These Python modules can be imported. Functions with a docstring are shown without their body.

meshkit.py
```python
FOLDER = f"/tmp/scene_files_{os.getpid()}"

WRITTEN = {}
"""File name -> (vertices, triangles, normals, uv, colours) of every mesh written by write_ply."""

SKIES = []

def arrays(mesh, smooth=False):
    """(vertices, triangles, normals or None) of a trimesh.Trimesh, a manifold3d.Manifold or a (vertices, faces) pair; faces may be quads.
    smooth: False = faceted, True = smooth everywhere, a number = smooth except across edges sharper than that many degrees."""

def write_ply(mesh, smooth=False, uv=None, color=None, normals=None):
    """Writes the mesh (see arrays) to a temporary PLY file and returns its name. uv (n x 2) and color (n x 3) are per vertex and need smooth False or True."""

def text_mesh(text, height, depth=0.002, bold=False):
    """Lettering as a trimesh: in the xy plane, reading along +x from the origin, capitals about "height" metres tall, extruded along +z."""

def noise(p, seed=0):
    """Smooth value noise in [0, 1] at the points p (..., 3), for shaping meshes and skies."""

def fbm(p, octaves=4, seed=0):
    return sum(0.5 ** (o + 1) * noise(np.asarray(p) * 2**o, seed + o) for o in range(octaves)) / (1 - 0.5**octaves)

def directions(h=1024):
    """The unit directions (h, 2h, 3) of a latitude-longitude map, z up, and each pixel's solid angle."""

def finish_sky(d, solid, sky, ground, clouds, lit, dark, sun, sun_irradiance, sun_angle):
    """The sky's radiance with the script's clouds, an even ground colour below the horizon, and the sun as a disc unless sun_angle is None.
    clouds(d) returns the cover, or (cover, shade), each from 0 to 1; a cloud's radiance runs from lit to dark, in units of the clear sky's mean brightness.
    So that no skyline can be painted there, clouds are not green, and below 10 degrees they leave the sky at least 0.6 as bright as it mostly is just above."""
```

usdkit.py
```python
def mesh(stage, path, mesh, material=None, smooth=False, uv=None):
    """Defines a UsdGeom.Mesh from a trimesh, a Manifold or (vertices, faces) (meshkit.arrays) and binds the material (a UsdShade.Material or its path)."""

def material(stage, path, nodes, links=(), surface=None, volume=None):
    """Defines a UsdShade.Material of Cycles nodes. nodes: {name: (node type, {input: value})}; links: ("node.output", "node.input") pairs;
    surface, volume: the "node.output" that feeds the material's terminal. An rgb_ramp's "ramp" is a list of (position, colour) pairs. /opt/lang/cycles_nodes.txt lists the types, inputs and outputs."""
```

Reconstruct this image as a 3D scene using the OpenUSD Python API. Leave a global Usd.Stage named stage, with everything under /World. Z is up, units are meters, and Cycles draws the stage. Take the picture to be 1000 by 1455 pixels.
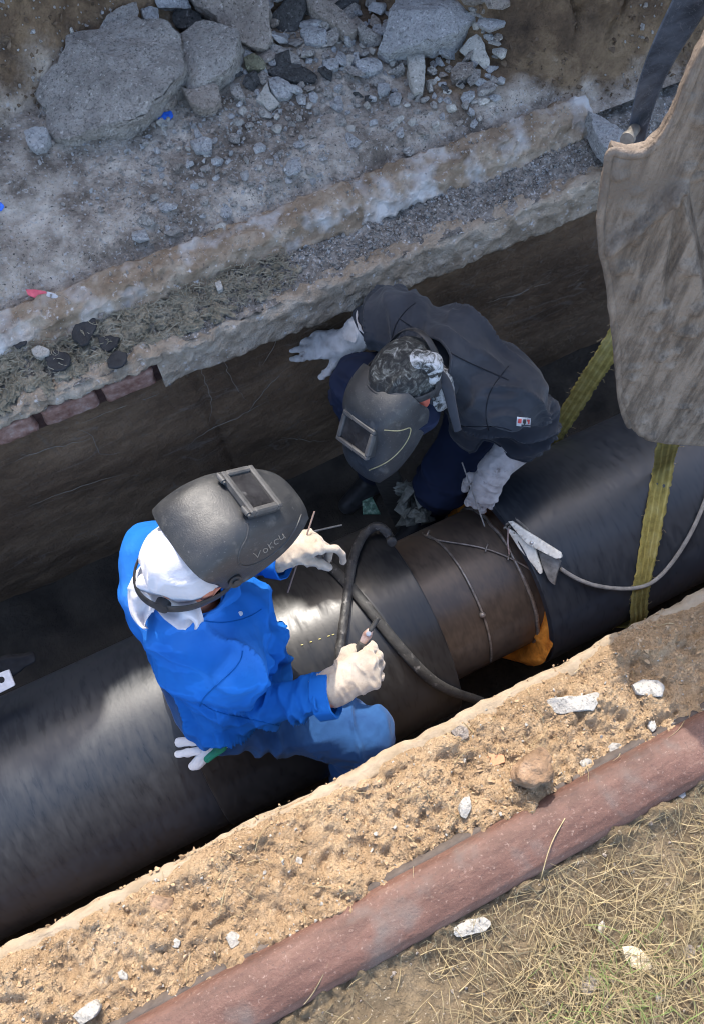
import math, random
import numpy as np, trimesh
from scipy.spatial import ConvexHull, cKDTree
from shapely.geometry import Polygon, Point
import shapely
import usdkit, meshkit
from meshkit import noise, fbm
from pxr import Usd, UsdGeom, UsdLux, UsdShade, Gf, Sdf, Vt

random.seed(7)
RNG = np.random.default_rng(7)
stage = Usd.Stage.CreateInMemory()
UsdGeom.SetStageUpAxis(stage, 'Z')
UsdGeom.Xform.Define(stage, '/World'); UsdGeom.Scope.Define(stage, '/World/Looks')

# ------------------------------------------------------------------ camera, sky, sun, exposure
FPX, PITCH, YAW, ROLL = 1249.7, 1.1506, .4724, .0119
EYE = np.array([0, -.2382, 1.95])
cy_, sy_ = math.cos(YAW), math.sin(YAW)
_h = np.array([sy_, cy_, 0]); _r = np.array([cy_, -sy_, 0]); _z = np.array([0, 0, 1.])
FW = _h * math.cos(PITCH) - _z * math.sin(PITCH); _u = _h * math.sin(PITCH) + _z * math.cos(PITCH)
RT = _r * math.cos(ROLL) + _u * math.sin(ROLL); UP = -_r * math.sin(ROLL) + _u * math.cos(ROLL)
cam = UsdGeom.Camera.Define(stage, '/World/camera')
cam.AddTransformOp().Set(Gf.Matrix4d(*RT, 0, *UP, 0, *(-FW), 0, *EYE, 1))
cam.CreateHorizontalApertureAttr(36.0); cam.CreateVerticalApertureAttr(36.0 * 1.455)
cam.CreateFocalLengthAttr(36.0 * FPX / 1000); cam.CreateClippingRangeAttr(Gf.Vec2f(.05, 500))
cam.CreateExposureAttr(1.92)
SUN_EL, SUN_AZ = math.radians(50), math.radians(12)          # azimuth from +y towards +x
SUN = np.array([math.sin(SUN_AZ) * math.cos(SUN_EL), math.cos(SUN_AZ) * math.cos(SUN_EL), math.sin(SUN_EL)])
sky_mat = usdkit.material(stage, '/World/Looks/sky', {
    's': ('sky_texture', {'sky_type': 'single_scattering', 'sun_disc': False, 'sun_elevation': SUN_EL, 'sun_rotation': SUN_AZ, 'air_density': 1.0, 'aerosol_density': 3.0}),
    'b': ('background_shader', {'strength': .15})}, [('s.color', 'b.color')], surface='b.background')
dome = UsdLux.DomeLight.Define(stage, '/World/sky')
UsdShade.MaterialBindingAPI.Apply(dome.GetPrim()).Bind(sky_mat)
sun = UsdLux.DistantLight.Define(stage, '/World/sun')
sun.CreateIntensityAttr(.5); sun.CreateAngleAttr(.5); sun.CreateNormalizeAttr(True); sun.CreateColorAttr(Gf.Vec3f(1, .94, .85))
zax = SUN; xax = np.cross([0, 0, 1.], zax); xax /= np.linalg.norm(xax); yax = np.cross(zax, xax)
sun.AddTransformOp().Set(Gf.Matrix4d(*xax, 0, *yax, 0, *zax, 0, 0, 0, 0, 1))

# ------------------------------------------------------------------ helpers
def nrm(v): v = np.asarray(v, float); return v / (np.linalg.norm(v) + 1e-12)
def ray(px, py): return nrm(RT * (px - 500) / FPX + UP * (727.5 - py) / FPX + FW)
def at(px, py, **k):
    v = ray(px, py); (a, val), = k.items(); i = 'xyz'.index(a)
    return EYE + (val - EYE[i]) / v[i] * v
def on_plane(px, py, p0, n):
    v = ray(px, py); return EYE + ((p0 - EYE) @ n) / (v @ n) * v
PY, PZ, PR, SR, GR = .423, -.750, .315, .240, .323             # pipe axis, casing / steel / sleeve radii
def on_pipe(px, py, r):
    v = ray(px, py); o = EYE - [0, PY, PZ]
    a = v[1]**2 + v[2]**2; b = o[1] * v[1] + o[2] * v[2]; c = o[1]**2 + o[2]**2 - r * r
    d = b * b - a * c
    t = (-b - math.sqrt(max(d, 0))) / a
    return EYE + t * v

USED = {}
def numbered(path):
    n = USED.get(path, -1) + 1; USED[path] = n
    return path if n == 0 else f'{path}_{n:03d}'
def data(p, label=None, cat=None, group=None, kind=None):
    for k, v in (('label', label), ('category', cat), ('group', group), ('kind', kind)):
        if v: p.SetCustomDataByKey(k, v)
def thing(name, label, cat, loc=(0, 0, 0), group=None):
    x = UsdGeom.Xform.Define(stage, numbered('/World/' + name)); x.AddTranslateOp().Set(Gf.Vec3d(*map(float, loc)))
    data(x.GetPrim(), label, cat, group); x.GetPrim().SetCustomDataByKey('_', '')
    x.GetPrim().ClearCustomDataByKey('_')
    return x.GetPrim(), np.array(loc, float)
def obj(name, m, mat, parent=None, smooth=False, **kw):
    """one Mesh; parent = (prim, origin) of thing() or a prim returned here with its origin"""
    base, org = ('/World', np.zeros(3)) if parent is None else (str(parent[0].GetPath()), parent[1])
    path = numbered(base + '/' + name)
    if hasattr(m, 'vertices'): v, f = np.array(m.vertices, float), np.array(m.faces)
    else: v, f = np.array(m[0], float), np.array(m[1])
    pr = usdkit.mesh(stage, path, (v - org, f), M[mat] if isinstance(mat, str) else mat, smooth=smooth).GetPrim()
    data(pr, **kw)
    return pr, org
def cat(*ms):
    V, F, n = [], [], 0
    for m in ms:
        v, f = (m.vertices, m.faces) if hasattr(m, 'vertices') else m
        f = np.asarray(f)
        if f.shape[1] == 4: f = np.vstack([f[:, [0, 1, 2]], f[:, [0, 2, 3]]])
        V.append(np.asarray(v)); F.append(f + n); n += len(v)
    return np.vstack(V), np.vstack(F)
def path_pts(P, n, smooth=True):
    from scipy.interpolate import CubicSpline
    P = np.asarray(P, float); d = np.r_[0, np.cumsum(np.linalg.norm(np.diff(P, axis=0), axis=1))]
    t = np.linspace(0, d[-1], n)
    if smooth and len(P) > 2: return CubicSpline(d, P)(t)
    return np.stack([np.interp(t, d, P[:, k]) for k in range(P.shape[1])], 1)
def tube(P, r, sides=10, caps=True, flat=None):
    """sweep along P; flat=(normals, ratio) makes an oval / strap section"""
    P = np.asarray(P, float); n = len(P); r = np.broadcast_to(r, (n,))
    T = np.gradient(P, axis=0); T /= np.linalg.norm(T, axis=1, keepdims=True) + 1e-12
    A = np.zeros_like(P); a = np.cross(T[0], [0, 0, 1.] if abs(T[0, 2]) < .9 else [1., 0, 0])
    for i in range(n):
        a = a - T[i] * (a @ T[i]); a = nrm(a); A[i] = a
    if flat is not None:
        N = np.broadcast_to(flat[0], P.shape); A = np.cross(T, N); A /= np.linalg.norm(A, axis=1, keepdims=True) + 1e-12
    B = np.cross(T, A); th = np.arange(sides) * 2 * np.pi / sides
    q = 1 if flat is None else flat[1]
    v = P[:, None] + r[:, None, None] * (np.cos(th)[None, :, None] * A[:, None] + q * np.sin(th)[None, :, None] * B[:, None])
    i, j = np.meshgrid(np.arange(n - 1), np.arange(sides), indexing='ij'); j2 = (j + 1) % sides
    f = np.stack([i * sides + j, i * sides + j2, (i + 1) * sides + j2, (i + 1) * sides + j], -1).reshape(-1, 4)
    f = np.vstack([f[:, [0, 1, 2]], f[:, [0, 2, 3]]]); v = v.reshape(-1, 3)
    if caps:
        c0, c1 = len(v), len(v) + 1; v = np.vstack([v, P[0], P[-1]]); k = np.arange(sides); k2 = (k + 1) % sides
        f = np.vstack([f, np.stack([np.full(sides, c0), k2, k], 1), np.stack([np.full(sides, c1), (n - 1) * sides + k, (n - 1) * sides + k2], 1)])
    return v, f
def box(c, size, R=None, bev=.004):
    """bevelled box: hull of inset corners"""
    s = np.asarray(size, float) / 2; b = min(bev, s.min() * .45); pts = []
    for sx in (-1, 1):
        for sy in (-1, 1):
            for sz in (-1, 1):
                k = np.array([sx, sy, sz])
                for ax in range(3):
                    d = s - b; d[ax] = s[ax]; pts.append(k * d)
    h = trimesh.convex.convex_hull(np.array(pts))
    v = np.array(h.vertices)
    if R is not None: v = v @ np.asarray(R)          # rows of R = local axes in world
    return v + c, np.array(h.faces)
def grid_mesh(X, Y, Z, flip=False):
    nx, ny = Z.shape; v = np.stack([X, Y, Z], -1).reshape(-1, 3)
    i, j = np.meshgrid(np.arange(nx - 1), np.arange(ny - 1), indexing='ij'); a = i * ny + j
    f = np.stack([a, a + ny, a + ny + 1, a + 1], -1).reshape(-1, 4)
    if flip: f = f[:, ::-1]
    return v, np.vstack([f[:, [0, 1, 2]], f[:, [0, 2, 3]]])
def sm(a, b, x): t = np.clip((x - a) / (b - a), 0, 1); return t * t * (3 - 2 * t)

# signed distance modelling -> surface nets
def cone(a, b, ra, rb):
    a, b = np.asarray(a, float), np.asarray(b, float)
    def f(p):
        ba = b - a; t = np.clip(((p - a) @ ba) / (ba @ ba + 1e-12), 0, 1)
        return np.linalg.norm(p - a - t[:, None] * ba, axis=1) - (ra + (rb - ra) * t)
    f.lo, f.hi = np.minimum(a - ra, b - rb), np.maximum(a + ra, b + rb); return f
def ell(c, R, s):
    c = np.asarray(c, float); R = np.asarray(R, float); s = np.asarray(s, float)
    def f(p):
        q = (p - c) @ R.T; k0 = np.linalg.norm(q / s, axis=1); k1 = np.linalg.norm(q / s**2, axis=1)
        return k0 * (k0 - 1) / (k1 + 1e-9)
    f.lo, f.hi = c - max(s), c + max(s); return f
def smin(a, b, k): h = np.clip(.5 + .5 * (b - a) / k, 0, 1); return b + (a - b) * h - k * h * (1 - h)
def union(prims, k=.03):
    """prims: list of f or (f, k)"""
    prims = [p if isinstance(p, tuple) else (p, k) for p in prims]
    def f(p):
        d = None
        for g, kk in prims: d = g(p) if d is None else smin(d, g(p), kk)
        return d
    f.lo = np.min([g.lo for g, _ in prims], 0); f.hi = np.max([g.hi for g, _ in prims], 0); return f
def nets(f, h, pad=.03, warp=None):
    lo, hi = f.lo - pad, f.hi + pad; n = np.ceil((hi - lo) / h).astype(int) + 1
    ax = [lo[k] + h * np.arange(n[k]) for k in range(3)]
    st = 4; nc = -(-n // st) + 1; axc = [lo[k] + h * st * np.arange(nc[k]) for k in range(3)]
    cc = f(np.stack(np.meshgrid(*axc, indexing='ij'), -1).reshape(-1, 3)).reshape(nc)
    blk = np.abs(cc) < h * st * 2.2; blk = blk | (blk[np.r_[1:nc[0], nc[0] - 1]]); blk = blk | blk[:, np.r_[1:nc[1], nc[1] - 1]]; blk = blk | blk[:, :, np.r_[1:nc[2], nc[2] - 1]]
    ix = [np.arange(n[k]) // st for k in range(3)]; fine = blk[np.ix_(*ix)]; vals = cc[np.ix_(*ix)].astype(np.float32)
    I0 = np.argwhere(fine); val_ = np.concatenate([f(lo + h * I0[q:q + 200000]) for q in range(0, len(I0), 200000)]); vals[tuple(I0.T)] = val_
    s = vals < 0
    c = np.zeros(n - 1, int)
    for d in np.ndindex(2, 2, 2): c += s[d[0]:n[0] - 1 + d[0], d[1]:n[1] - 1 + d[1], d[2]:n[2] - 1 + d[2]]
    act = (c > 0) & (c < 8); idx = np.full(n - 1, -1); idx[act] = np.arange(act.sum())
    I = np.argwhere(act); acc = np.zeros((len(I), 3)); cnt = np.zeros(len(I))
    cor = np.array(list(np.ndindex(2, 2, 2)))
    for a in range(8):
        for b in range(a + 1, 8):
            if np.abs(cor[a] - cor[b]).sum() != 1: continue
            va = vals[tuple((I + cor[a]).T)]; vb = vals[tuple((I + cor[b]).T)]; m = (va < 0) != (vb < 0)
            t = np.where(m, va / np.where(m, va - vb, 1), 0)
            acc[m] += (cor[a] + t[:, None] * (cor[b] - cor[a]))[m]; cnt[m] += 1
    v = lo + h * (I + acc / cnt[:, None])
    F = []
    for k in range(3):
        o = [j for j in range(3) if j != k]
        sl0 = [slice(None)] * 3; sl1 = [slice(None)] * 3; sl0[k] = slice(0, n[k] - 1); sl1[k] = slice(1, n[k])
        e = np.argwhere(s[tuple(sl0)] != s[tuple(sl1)])
        e = e[(e[:, o[0]] > 0) & (e[:, o[1]] > 0) & (e[:, o[0]] < n[o[0]] - 1) & (e[:, o[1]] < n[o[1]] - 1)]
        if not len(e): continue
        q = []
        for da, db in ((1, 1), (0, 1), (0, 0), (1, 0)):
            g = e.copy(); g[:, o[0]] -= da; g[:, o[1]] -= db; q.append(idx[tuple(g.T)])
        q = np.stack(q, 1); ins = s[tuple(e.T)]
        if k == 1: ins = ~ins
        q[~ins] = q[~ins][:, ::-1]; F.append(q)
    F = np.vstack(F); F = F[(F >= 0).all(1)]
    return v, np.vstack([F[:, [0, 1, 2]], F[:, [0, 2, 3]]])
def vnormals(v, f):
    n = np.zeros_like(v); c = np.cross(v[f[:, 1]] - v[f[:, 0]], v[f[:, 2]] - v[f[:, 0]])
    for k in range(3): np.add.at(n, f[:, k], c)
    return n / (np.linalg.norm(n, axis=1, keepdims=True) + 1e-12)
def displace(m, fn):
    v, f = m; n = vnormals(v, f); return v + n * np.asarray(fn(v, n))[:, None], f
def cut(m, fn):
    """keep the faces whose centres satisfy fn"""
    v, f = m; f = f[fn(v[f].mean(1))]; u, inv = np.unique(f, return_inverse=True)
    return v[u], inv.reshape(-1, 3)
def clip(m, g):
    """cut a mesh cleanly where the field g crosses zero (g > 0 stays)"""
    v, f = m; v = np.asarray(v); d = g(v); s_ = d[f] > 0; c = s_.sum(1); out_ = [f[c == 3]]; new = []; n = len(v); ed = {}
    def mid(a, b):
        k = (a, b) if a < b else (b, a)
        if k not in ed: t = d[k[0]] / (d[k[0]] - d[k[1]]); ed[k] = n + len(new); new.append(v[k[0]] + t * (v[k[1]] - v[k[0]]))
        return ed[k]
    ext_ = []
    for tri, sg in zip(f[(c == 1) | (c == 2)], s_[(c == 1) | (c == 2)]):
        k = int(np.argmax(sg)) if sg.sum() == 1 else int(np.argmin(sg)); a, b, e = tri[k], tri[(k + 1) % 3], tri[(k + 2) % 3]; ab, ae = mid(a, b), mid(a, e)
        ext_ += [[a, ab, ae]] if sg.sum() == 1 else [[ab, b, e], [ab, e, ae]]
    f2 = np.vstack(out_ + ([np.array(ext_)] if ext_ else [])); v2 = np.vstack([v, np.array(new)]) if new else v; u, inv = np.unique(f2, return_inverse=True); return v2[u], inv.reshape(-1, 3)
def hems(m, r, least=24):
    """rolled hems along the open edges of a cloth mesh"""
    v, f = m; e = np.vstack([f[:, [0, 1]], f[:, [1, 2]], f[:, [2, 0]]]); k = {}
    E_ = set(map(tuple, e.tolist())); nxt = {a: b for a, b in E_ if (b, a) not in E_}; out_ = []
    while nxt:
        a = next(iter(nxt)); lp_ = [a]
        while a in nxt: a = nxt.pop(a); lp_.append(a)
        if len(lp_) >= least:
            P = v[lp_]; P = (P + np.roll(P, 1, 0) + np.roll(P, -1, 0)) / 3 if lp_[0] == lp_[-1] else P; q = np.r_[0, np.cumsum(np.linalg.norm(np.diff(P, axis=0), axis=1))]; t = np.linspace(0, q[-1], max(30, int(q[-1] / .006))); out_.append(tube(np.stack([np.interp(t, q, P[:, j]) for j in range(3)], 1), r, 7))
    return out_
def folds(p, d, freq, seed, along=.25):
    """cloth folds: ridges running across direction d"""
    d = nrm(d); a = nrm(np.cross(d, [.3, .5, .8])); b = np.cross(d, a)
    q = np.stack([p @ d * freq, p @ a * freq * along, p @ b * freq * along], 1)
    w = fbm(q + 50 + seed * 7, 2, seed); return 1.5 * np.exp(-((w - .5) / .055)**2) - .6 + .8 * np.exp(-((w - .5) / .16)**2) - .4
def near(p, c, r): return np.exp(-((p - np.asarray(c))**2).sum(1) / (r * r))

# ------------------------------------------------------------------ materials
M = {}
def mat(name, stops, scale=8, detail=6, rough=.8, spec=.3, bump=None, bump2=None, stretch=None, metal=0, speck=None, lines=None, sheen=0, coat=0, attr=None, nrough=.6, dist=0, rough_hi=None):
    """procedural principled material on world positions. stops: ramp over noise; speck: (scale, colour, lo, hi); lines: (scale, colour, width, strength); attr: (primvar, stops)"""
    N = {'g': ('geometry', {}), 'n': ('noise_texture', {'scale': scale, 'detail': detail, 'roughness': nrough, 'distortion': dist}), 'r': ('rgb_ramp', {'ramp': stops}),
         'p': ('principled_bsdf', {'roughness': rough, 'specular_ior_level': spec, 'metallic': metal, 'sheen_weight': sheen, 'coat_weight': coat, 'coat_roughness': .25})}
    L = [('n.fac', 'r.fac')]; src = 'g.position'
    if stretch is not None:
        N['m'] = ('mapping', {'scale': stretch[0], 'rotation': stretch[1] if len(stretch) > 1 else (0, 0, 0)}); L += [('g.position', 'm.vector')]; src = 'm.vector'
    L += [(src, 'n.vector')]; col = 'r.color'
    for k, s in enumerate(speck or []):
        N[f's{k}'] = ('noise_texture', {'scale': s[0], 'detail': 3, 'roughness': .6}); N[f'sr{k}'] = ('map_range', {'from_min': s[2], 'from_max': s[3], 'clamp': True})
        N[f'sx{k}'] = ('mix_color', {'b': s[1]}); L += [('g.position', f's{k}.vector'), (f's{k}.fac', f'sr{k}.value'), (f'sr{k}.result', f'sx{k}.fac'), (col, f'sx{k}.a')]; col = f'sx{k}.result'
    if attr:
        N['at'] = ('attribute', {'attribute': attr[0]}); N['ar'] = ('rgb_ramp', {'ramp': attr[1]}); N['an'] = ('noise_texture', {'scale': 9, 'detail': 5, 'roughness': .65})
        N['ax'] = ('mix_color', {'use_clamp': True}); N['am'] = ('map_range', {'from_min': .35, 'from_max': .65, 'to_min': -.35, 'to_max': .35}); N['aa'] = ('math', {'math_type': 'add', 'use_clamp': True})
        L += [('g.position', 'an.vector'), ('an.fac', 'am.value'), ('am.result', 'aa.value1'), ('at.fac', 'aa.value2'), ('n.fac', 'ar.fac'), (col, 'ax.a'), ('ar.color', 'ax.b'), ('aa.value', 'ax.fac')]; col = 'ax.result'
    for k, s in enumerate(lines or []):
        N[f'l{k}'] = ('noise_texture', {'scale': s[0], 'detail': 2.5, 'roughness': .5, 'distortion': .6}); N[f'lr{k}'] = ('rgb_ramp', {'ramp': [(0, (0, 0, 0)), (.5 - s[2], (0, 0, 0)), (.5, (s[3],) * 3), (.5 + s[2], (0, 0, 0)), (1, (0, 0, 0))]})
        N[f'lx{k}'] = ('mix_color', {'b': s[1]}); lv = 'g.position'
        if len(s) > 4: N[f'lm{k}'] = ('mapping', {'scale': s[4], 'rotation': s[5] if len(s) > 5 else (0, 0, 0)}); L += [('g.position', f'lm{k}.vector')]; lv = f'lm{k}.vector'
        L += [(lv, f'l{k}.vector'), (f'l{k}.fac', f'lr{k}.fac'), (f'lr{k}.color', f'lx{k}.fac'), (col, f'lx{k}.a')]; col = f'lx{k}.result'
    L += [(col, 'p.base_color')]; nn = None
    for k, b in enumerate([bump, bump2]):
        if b:
            N[f'b{k}'] = ('noise_texture', {'scale': b[0], 'detail': 5, 'roughness': .65}); N[f'bb{k}'] = ('bump', {'distance': b[1], 'strength': b[2] if len(b) > 2 else .8})
            L += [(src if len(b) > 3 else 'g.position', f'b{k}.vector'), (f'b{k}.fac', f'bb{k}.height')]
            if nn: L += [(nn, f'bb{k}.normal')]
            nn = f'bb{k}.normal'
    if nn: L += [(nn, 'p.normal')]
    if rough_hi is not None:
        N['rm'] = ('map_range', {'from_min': .3, 'from_max': .7, 'to_min': rough, 'to_max': rough_hi, 'clamp': True}); L += [('n.fac', 'rm.value'), ('rm.result', 'p.roughness')]
    M[name] = usdkit.material(stage, '/World/Looks/' + name, N, L, surface='p.BSDF')
def C(*h): return tuple(h)

mat('dry_soil', [(.25, (0.2293, 0.1521, 0.08491)), (.5, (0.4078, 0.2844, 0.1685)), (.75, (0.5608, 0.4233, 0.2746))], 10, 10, rough=.95, spec=.15, nrough=.72, bump=(190, .012, 1), bump2=(60, .02, 1), speck=[(70, (.52, .42, .31), .60, .74), (210, (.12, .075, .045), .60, .76)])
mat('grass_soil', [(.3, (0.1056, 0.0774, 0.04679)), (.55, (0.1788, 0.1354, 0.08496)), (.8, (0.2519, 0.1935, 0.1259))], 9, 8, rough=.95, spec=.15, nrough=.7, bump=(180, .010, 1), bump2=(50, .016, 1), speck=[(120, (.55, .48, .36), .62, .78)])
mat('soil_clod', [(.3, (0.2112, 0.1401, 0.07894)), (.6, (0.359, 0.2531, 0.1519)), (.8, (0.4645, 0.3503, 0.2278))], 30, 5, rough=.95, spec=.15, bump=(140, .005))
mat('rubble_ledge', [(.32, (0.0784, 0.06448, 0.05208)), (.43, (0.2128, 0.1789, 0.1469)), (.53, (0.4256, 0.3692, 0.3116)), (.66, (0.6496, 0.5824, 0.5022)), (.8, (0.7392, 0.676, 0.5952))], 7, 10, rough=.95, spec=.2, nrough=.68, bump=(170, .010, 1), bump2=(45, .028, 1),
    attr=('earth', [(.28, (.045, .030, .020)), (.45, (.125, .082, .050)), (.58, (.22, .15, .09)), (.8, (.33, .245, .165))]), speck=[(95, (.50, .49, .48), .58, .70), (120, (.05, .05, .05), .60, .72)])
mat('gravel_bed', [(.3, (0.066, 0.0612, 0.0552)), (.5, (0.176, 0.1581, 0.138)), (.75, (0.363, 0.3315, 0.2944))], 26, 8, rough=.95, spec=.2, bump=(150, .010), speck=[(110, (.46, .45, .44), .57, .68), (85, (.03, .03, .03), .58, .70)])
mat('kerb_concrete', [(.28, (0.104, 0.07338, 0.04815)), (.48, (0.208, 0.1535, 0.1057)), (.62, (0.288, 0.2321, 0.1739)), (.8, (0.384, 0.337, 0.2809))], 12, 8, rough=.92, spec=.2, bump=(110, .006), bump2=(25, .012), stretch=((.8, 1.2, 1.2),), speck=[(90, (.10, .08, .065), .60, .74), (60, (.50, .49, .48), .60, .78), (7, (.40, .385, .37), .50, .66)])
mat('lip_concrete', [(.25, (0.1596, 0.1207, 0.08352)), (.5, (0.2856, 0.2298, 0.1705)), (.8, (0.4032, 0.3505, 0.2854))], 16, 8, rough=.92, spec=.2, bump=(120, .006), bump2=(30, .010), speck=[(90, (.12, .10, .08), .63, .78), (50, (.52, .51, .50), .60, .8)])
mat('near_lip_concrete', [(.3, (0.2268, 0.1755, 0.1166)), (.7, (0.3175, 0.2562, 0.1827))], 22, 6, rough=.92, spec=.2, bump=(110, .005))
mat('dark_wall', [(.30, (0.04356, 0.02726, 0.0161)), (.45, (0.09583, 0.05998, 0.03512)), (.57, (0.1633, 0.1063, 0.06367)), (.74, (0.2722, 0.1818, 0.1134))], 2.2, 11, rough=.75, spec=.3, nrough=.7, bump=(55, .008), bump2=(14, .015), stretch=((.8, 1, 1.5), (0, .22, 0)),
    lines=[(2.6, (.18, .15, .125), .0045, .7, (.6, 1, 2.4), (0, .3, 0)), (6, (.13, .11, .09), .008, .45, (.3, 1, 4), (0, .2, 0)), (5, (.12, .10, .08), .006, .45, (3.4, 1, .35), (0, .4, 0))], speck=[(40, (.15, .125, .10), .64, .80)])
mat('trench_mud', [(.3, (.018, .015, .012)), (.7, (.06, .048, .036))], 8, 6, rough=.8, bump=(40, .02))
mat('brick_red', [(.3, (.16, .075, .055)), (.55, (.27, .165, .13)), (.8, (.38, .31, .27))], 40, 6, rough=.92, spec=.15, bump=(120, .006))
mat('brick_joint', [(.3, (.040, .018, .014)), (.7, (.09, .05, .04))], 40, 5, rough=.9, bump=(80, .006))
STO = [('stone_grey', (.20, .183, .165), (.39, .36, .325), (.55, .515, .47)), ('stone_pale', (.30, .30, .30), (.46, .455, .45), (.58, .575, .57)), ('stone_tan', (.20, .165, .135), (.36, .31, .265), (.50, .45, .40)), ('stone_dark', (.035, .034, .034), (.085, .083, .08), (.16, .155, .15)), ('stone_olive', (.11, .105, .065), (.23, .22, .145), (.33, .32, .23)), ('stone_white', (.22, .205, .175), (.32, .30, .265), (.40, .38, .34))]
for n_, a_, b_, c_ in STO: mat(n_, [(.25, a_), (.52, b_), (.8, c_)], 11, 10, rough=.93, spec=.2, nrough=.74, bump=(120, .003 if n_ == 'stone_white' else .014, 1), bump2=(36, .007 if n_ == 'stone_white' else .045, 1), speck=[(150, tuple(x * .6 for x in a_), .54, .72), (60, tuple(x * .7 for x in a_), .58, .76), (85, tuple(min(.75, x * 1.2) for x in c_), .60, .72)])
mat('bitumen', [(.3, (.012, .012, .013)), (.7, (.035, .035, .037))], 30, 5, rough=.7, bump=(90, .005))
mat('wool', [(.25, (0.084, 0.07344, 0.0495)), (.5, (0.2072, 0.1816, 0.1298)), (.8, (0.3472, 0.306, 0.2365))], 22, 6, rough=.98, spec=.1, sheen=.2, bump=(120, .006))
mat('bank_crumb', [(.3, (.055, .038, .025)), (.55, (.12, .085, .058)), (.8, (.21, .16, .115))], 30, 6, rough=.95, spec=.1, bump=(110, .006))
mat('orange_brick', [(.3, (0.387, 0.172, 0.086)), (.7, (0.4988, 0.258, 0.1462))], 30, 5, rough=.9, bump=(90, .004))
mat('clod_brown', [(.3, (0.1134, 0.07128, 0.04275)), (.55, (0.2322, 0.1512, 0.0945)), (.8, (0.3456, 0.243, 0.1631))], 25, 6, rough=.95, spec=.1, bump=(110, .006), bump2=(30, .012))
mat('rust_steel', [(.25, (0.036, 0.02036, 0.01584)), (.42, (0.072, 0.0358, 0.02664)), (.56, (0.1116, 0.05756, 0.0432)), (.70, (0.1548, 0.09477, 0.072)), (.88, (0.1944, 0.1509, 0.126))], 11, 12, rough=.6, spec=.35, nrough=.78, stretch=((.5, 1.4, 1.4), (0, 0, 0)), bump=(150, .003), speck=[(140, (.23, .165, .135), .60, .80), (190, (.045, .028, .025), .60, .78), (9, (.095, .082, .074), .55, .78)])
mat('rust_dark', [(.3, (.040, .031, .027)), (.7, (.095, .076, .064))], 30, 6, rough=.75, bump=(120, .003))
mat('straw', [(.3, (0.209, 0.1584, 0.0774)), (.6, (0.3093, 0.2479, 0.1393)), (.85, (0.3845, 0.3251, 0.209))], 60, 2, rough=.7, spec=.3)
mat('straw_grey', [(.3, (0.1084, 0.08901, 0.05031)), (.7, (0.1935, 0.1587, 0.09675))], 60, 2, rough=.7, spec=.3)
mat('green_blade', [(.3, (.09, .13, .035)), (.7, (.19, .22, .075))], 60, 2, rough=.6, spec=.3)
mat('dry_leaf', [(.3, (0.43, 0.3612, 0.2494)), (.7, (0.5676, 0.4988, 0.3698))], 60, 4, rough=.75, bump=(150, .002))

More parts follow.
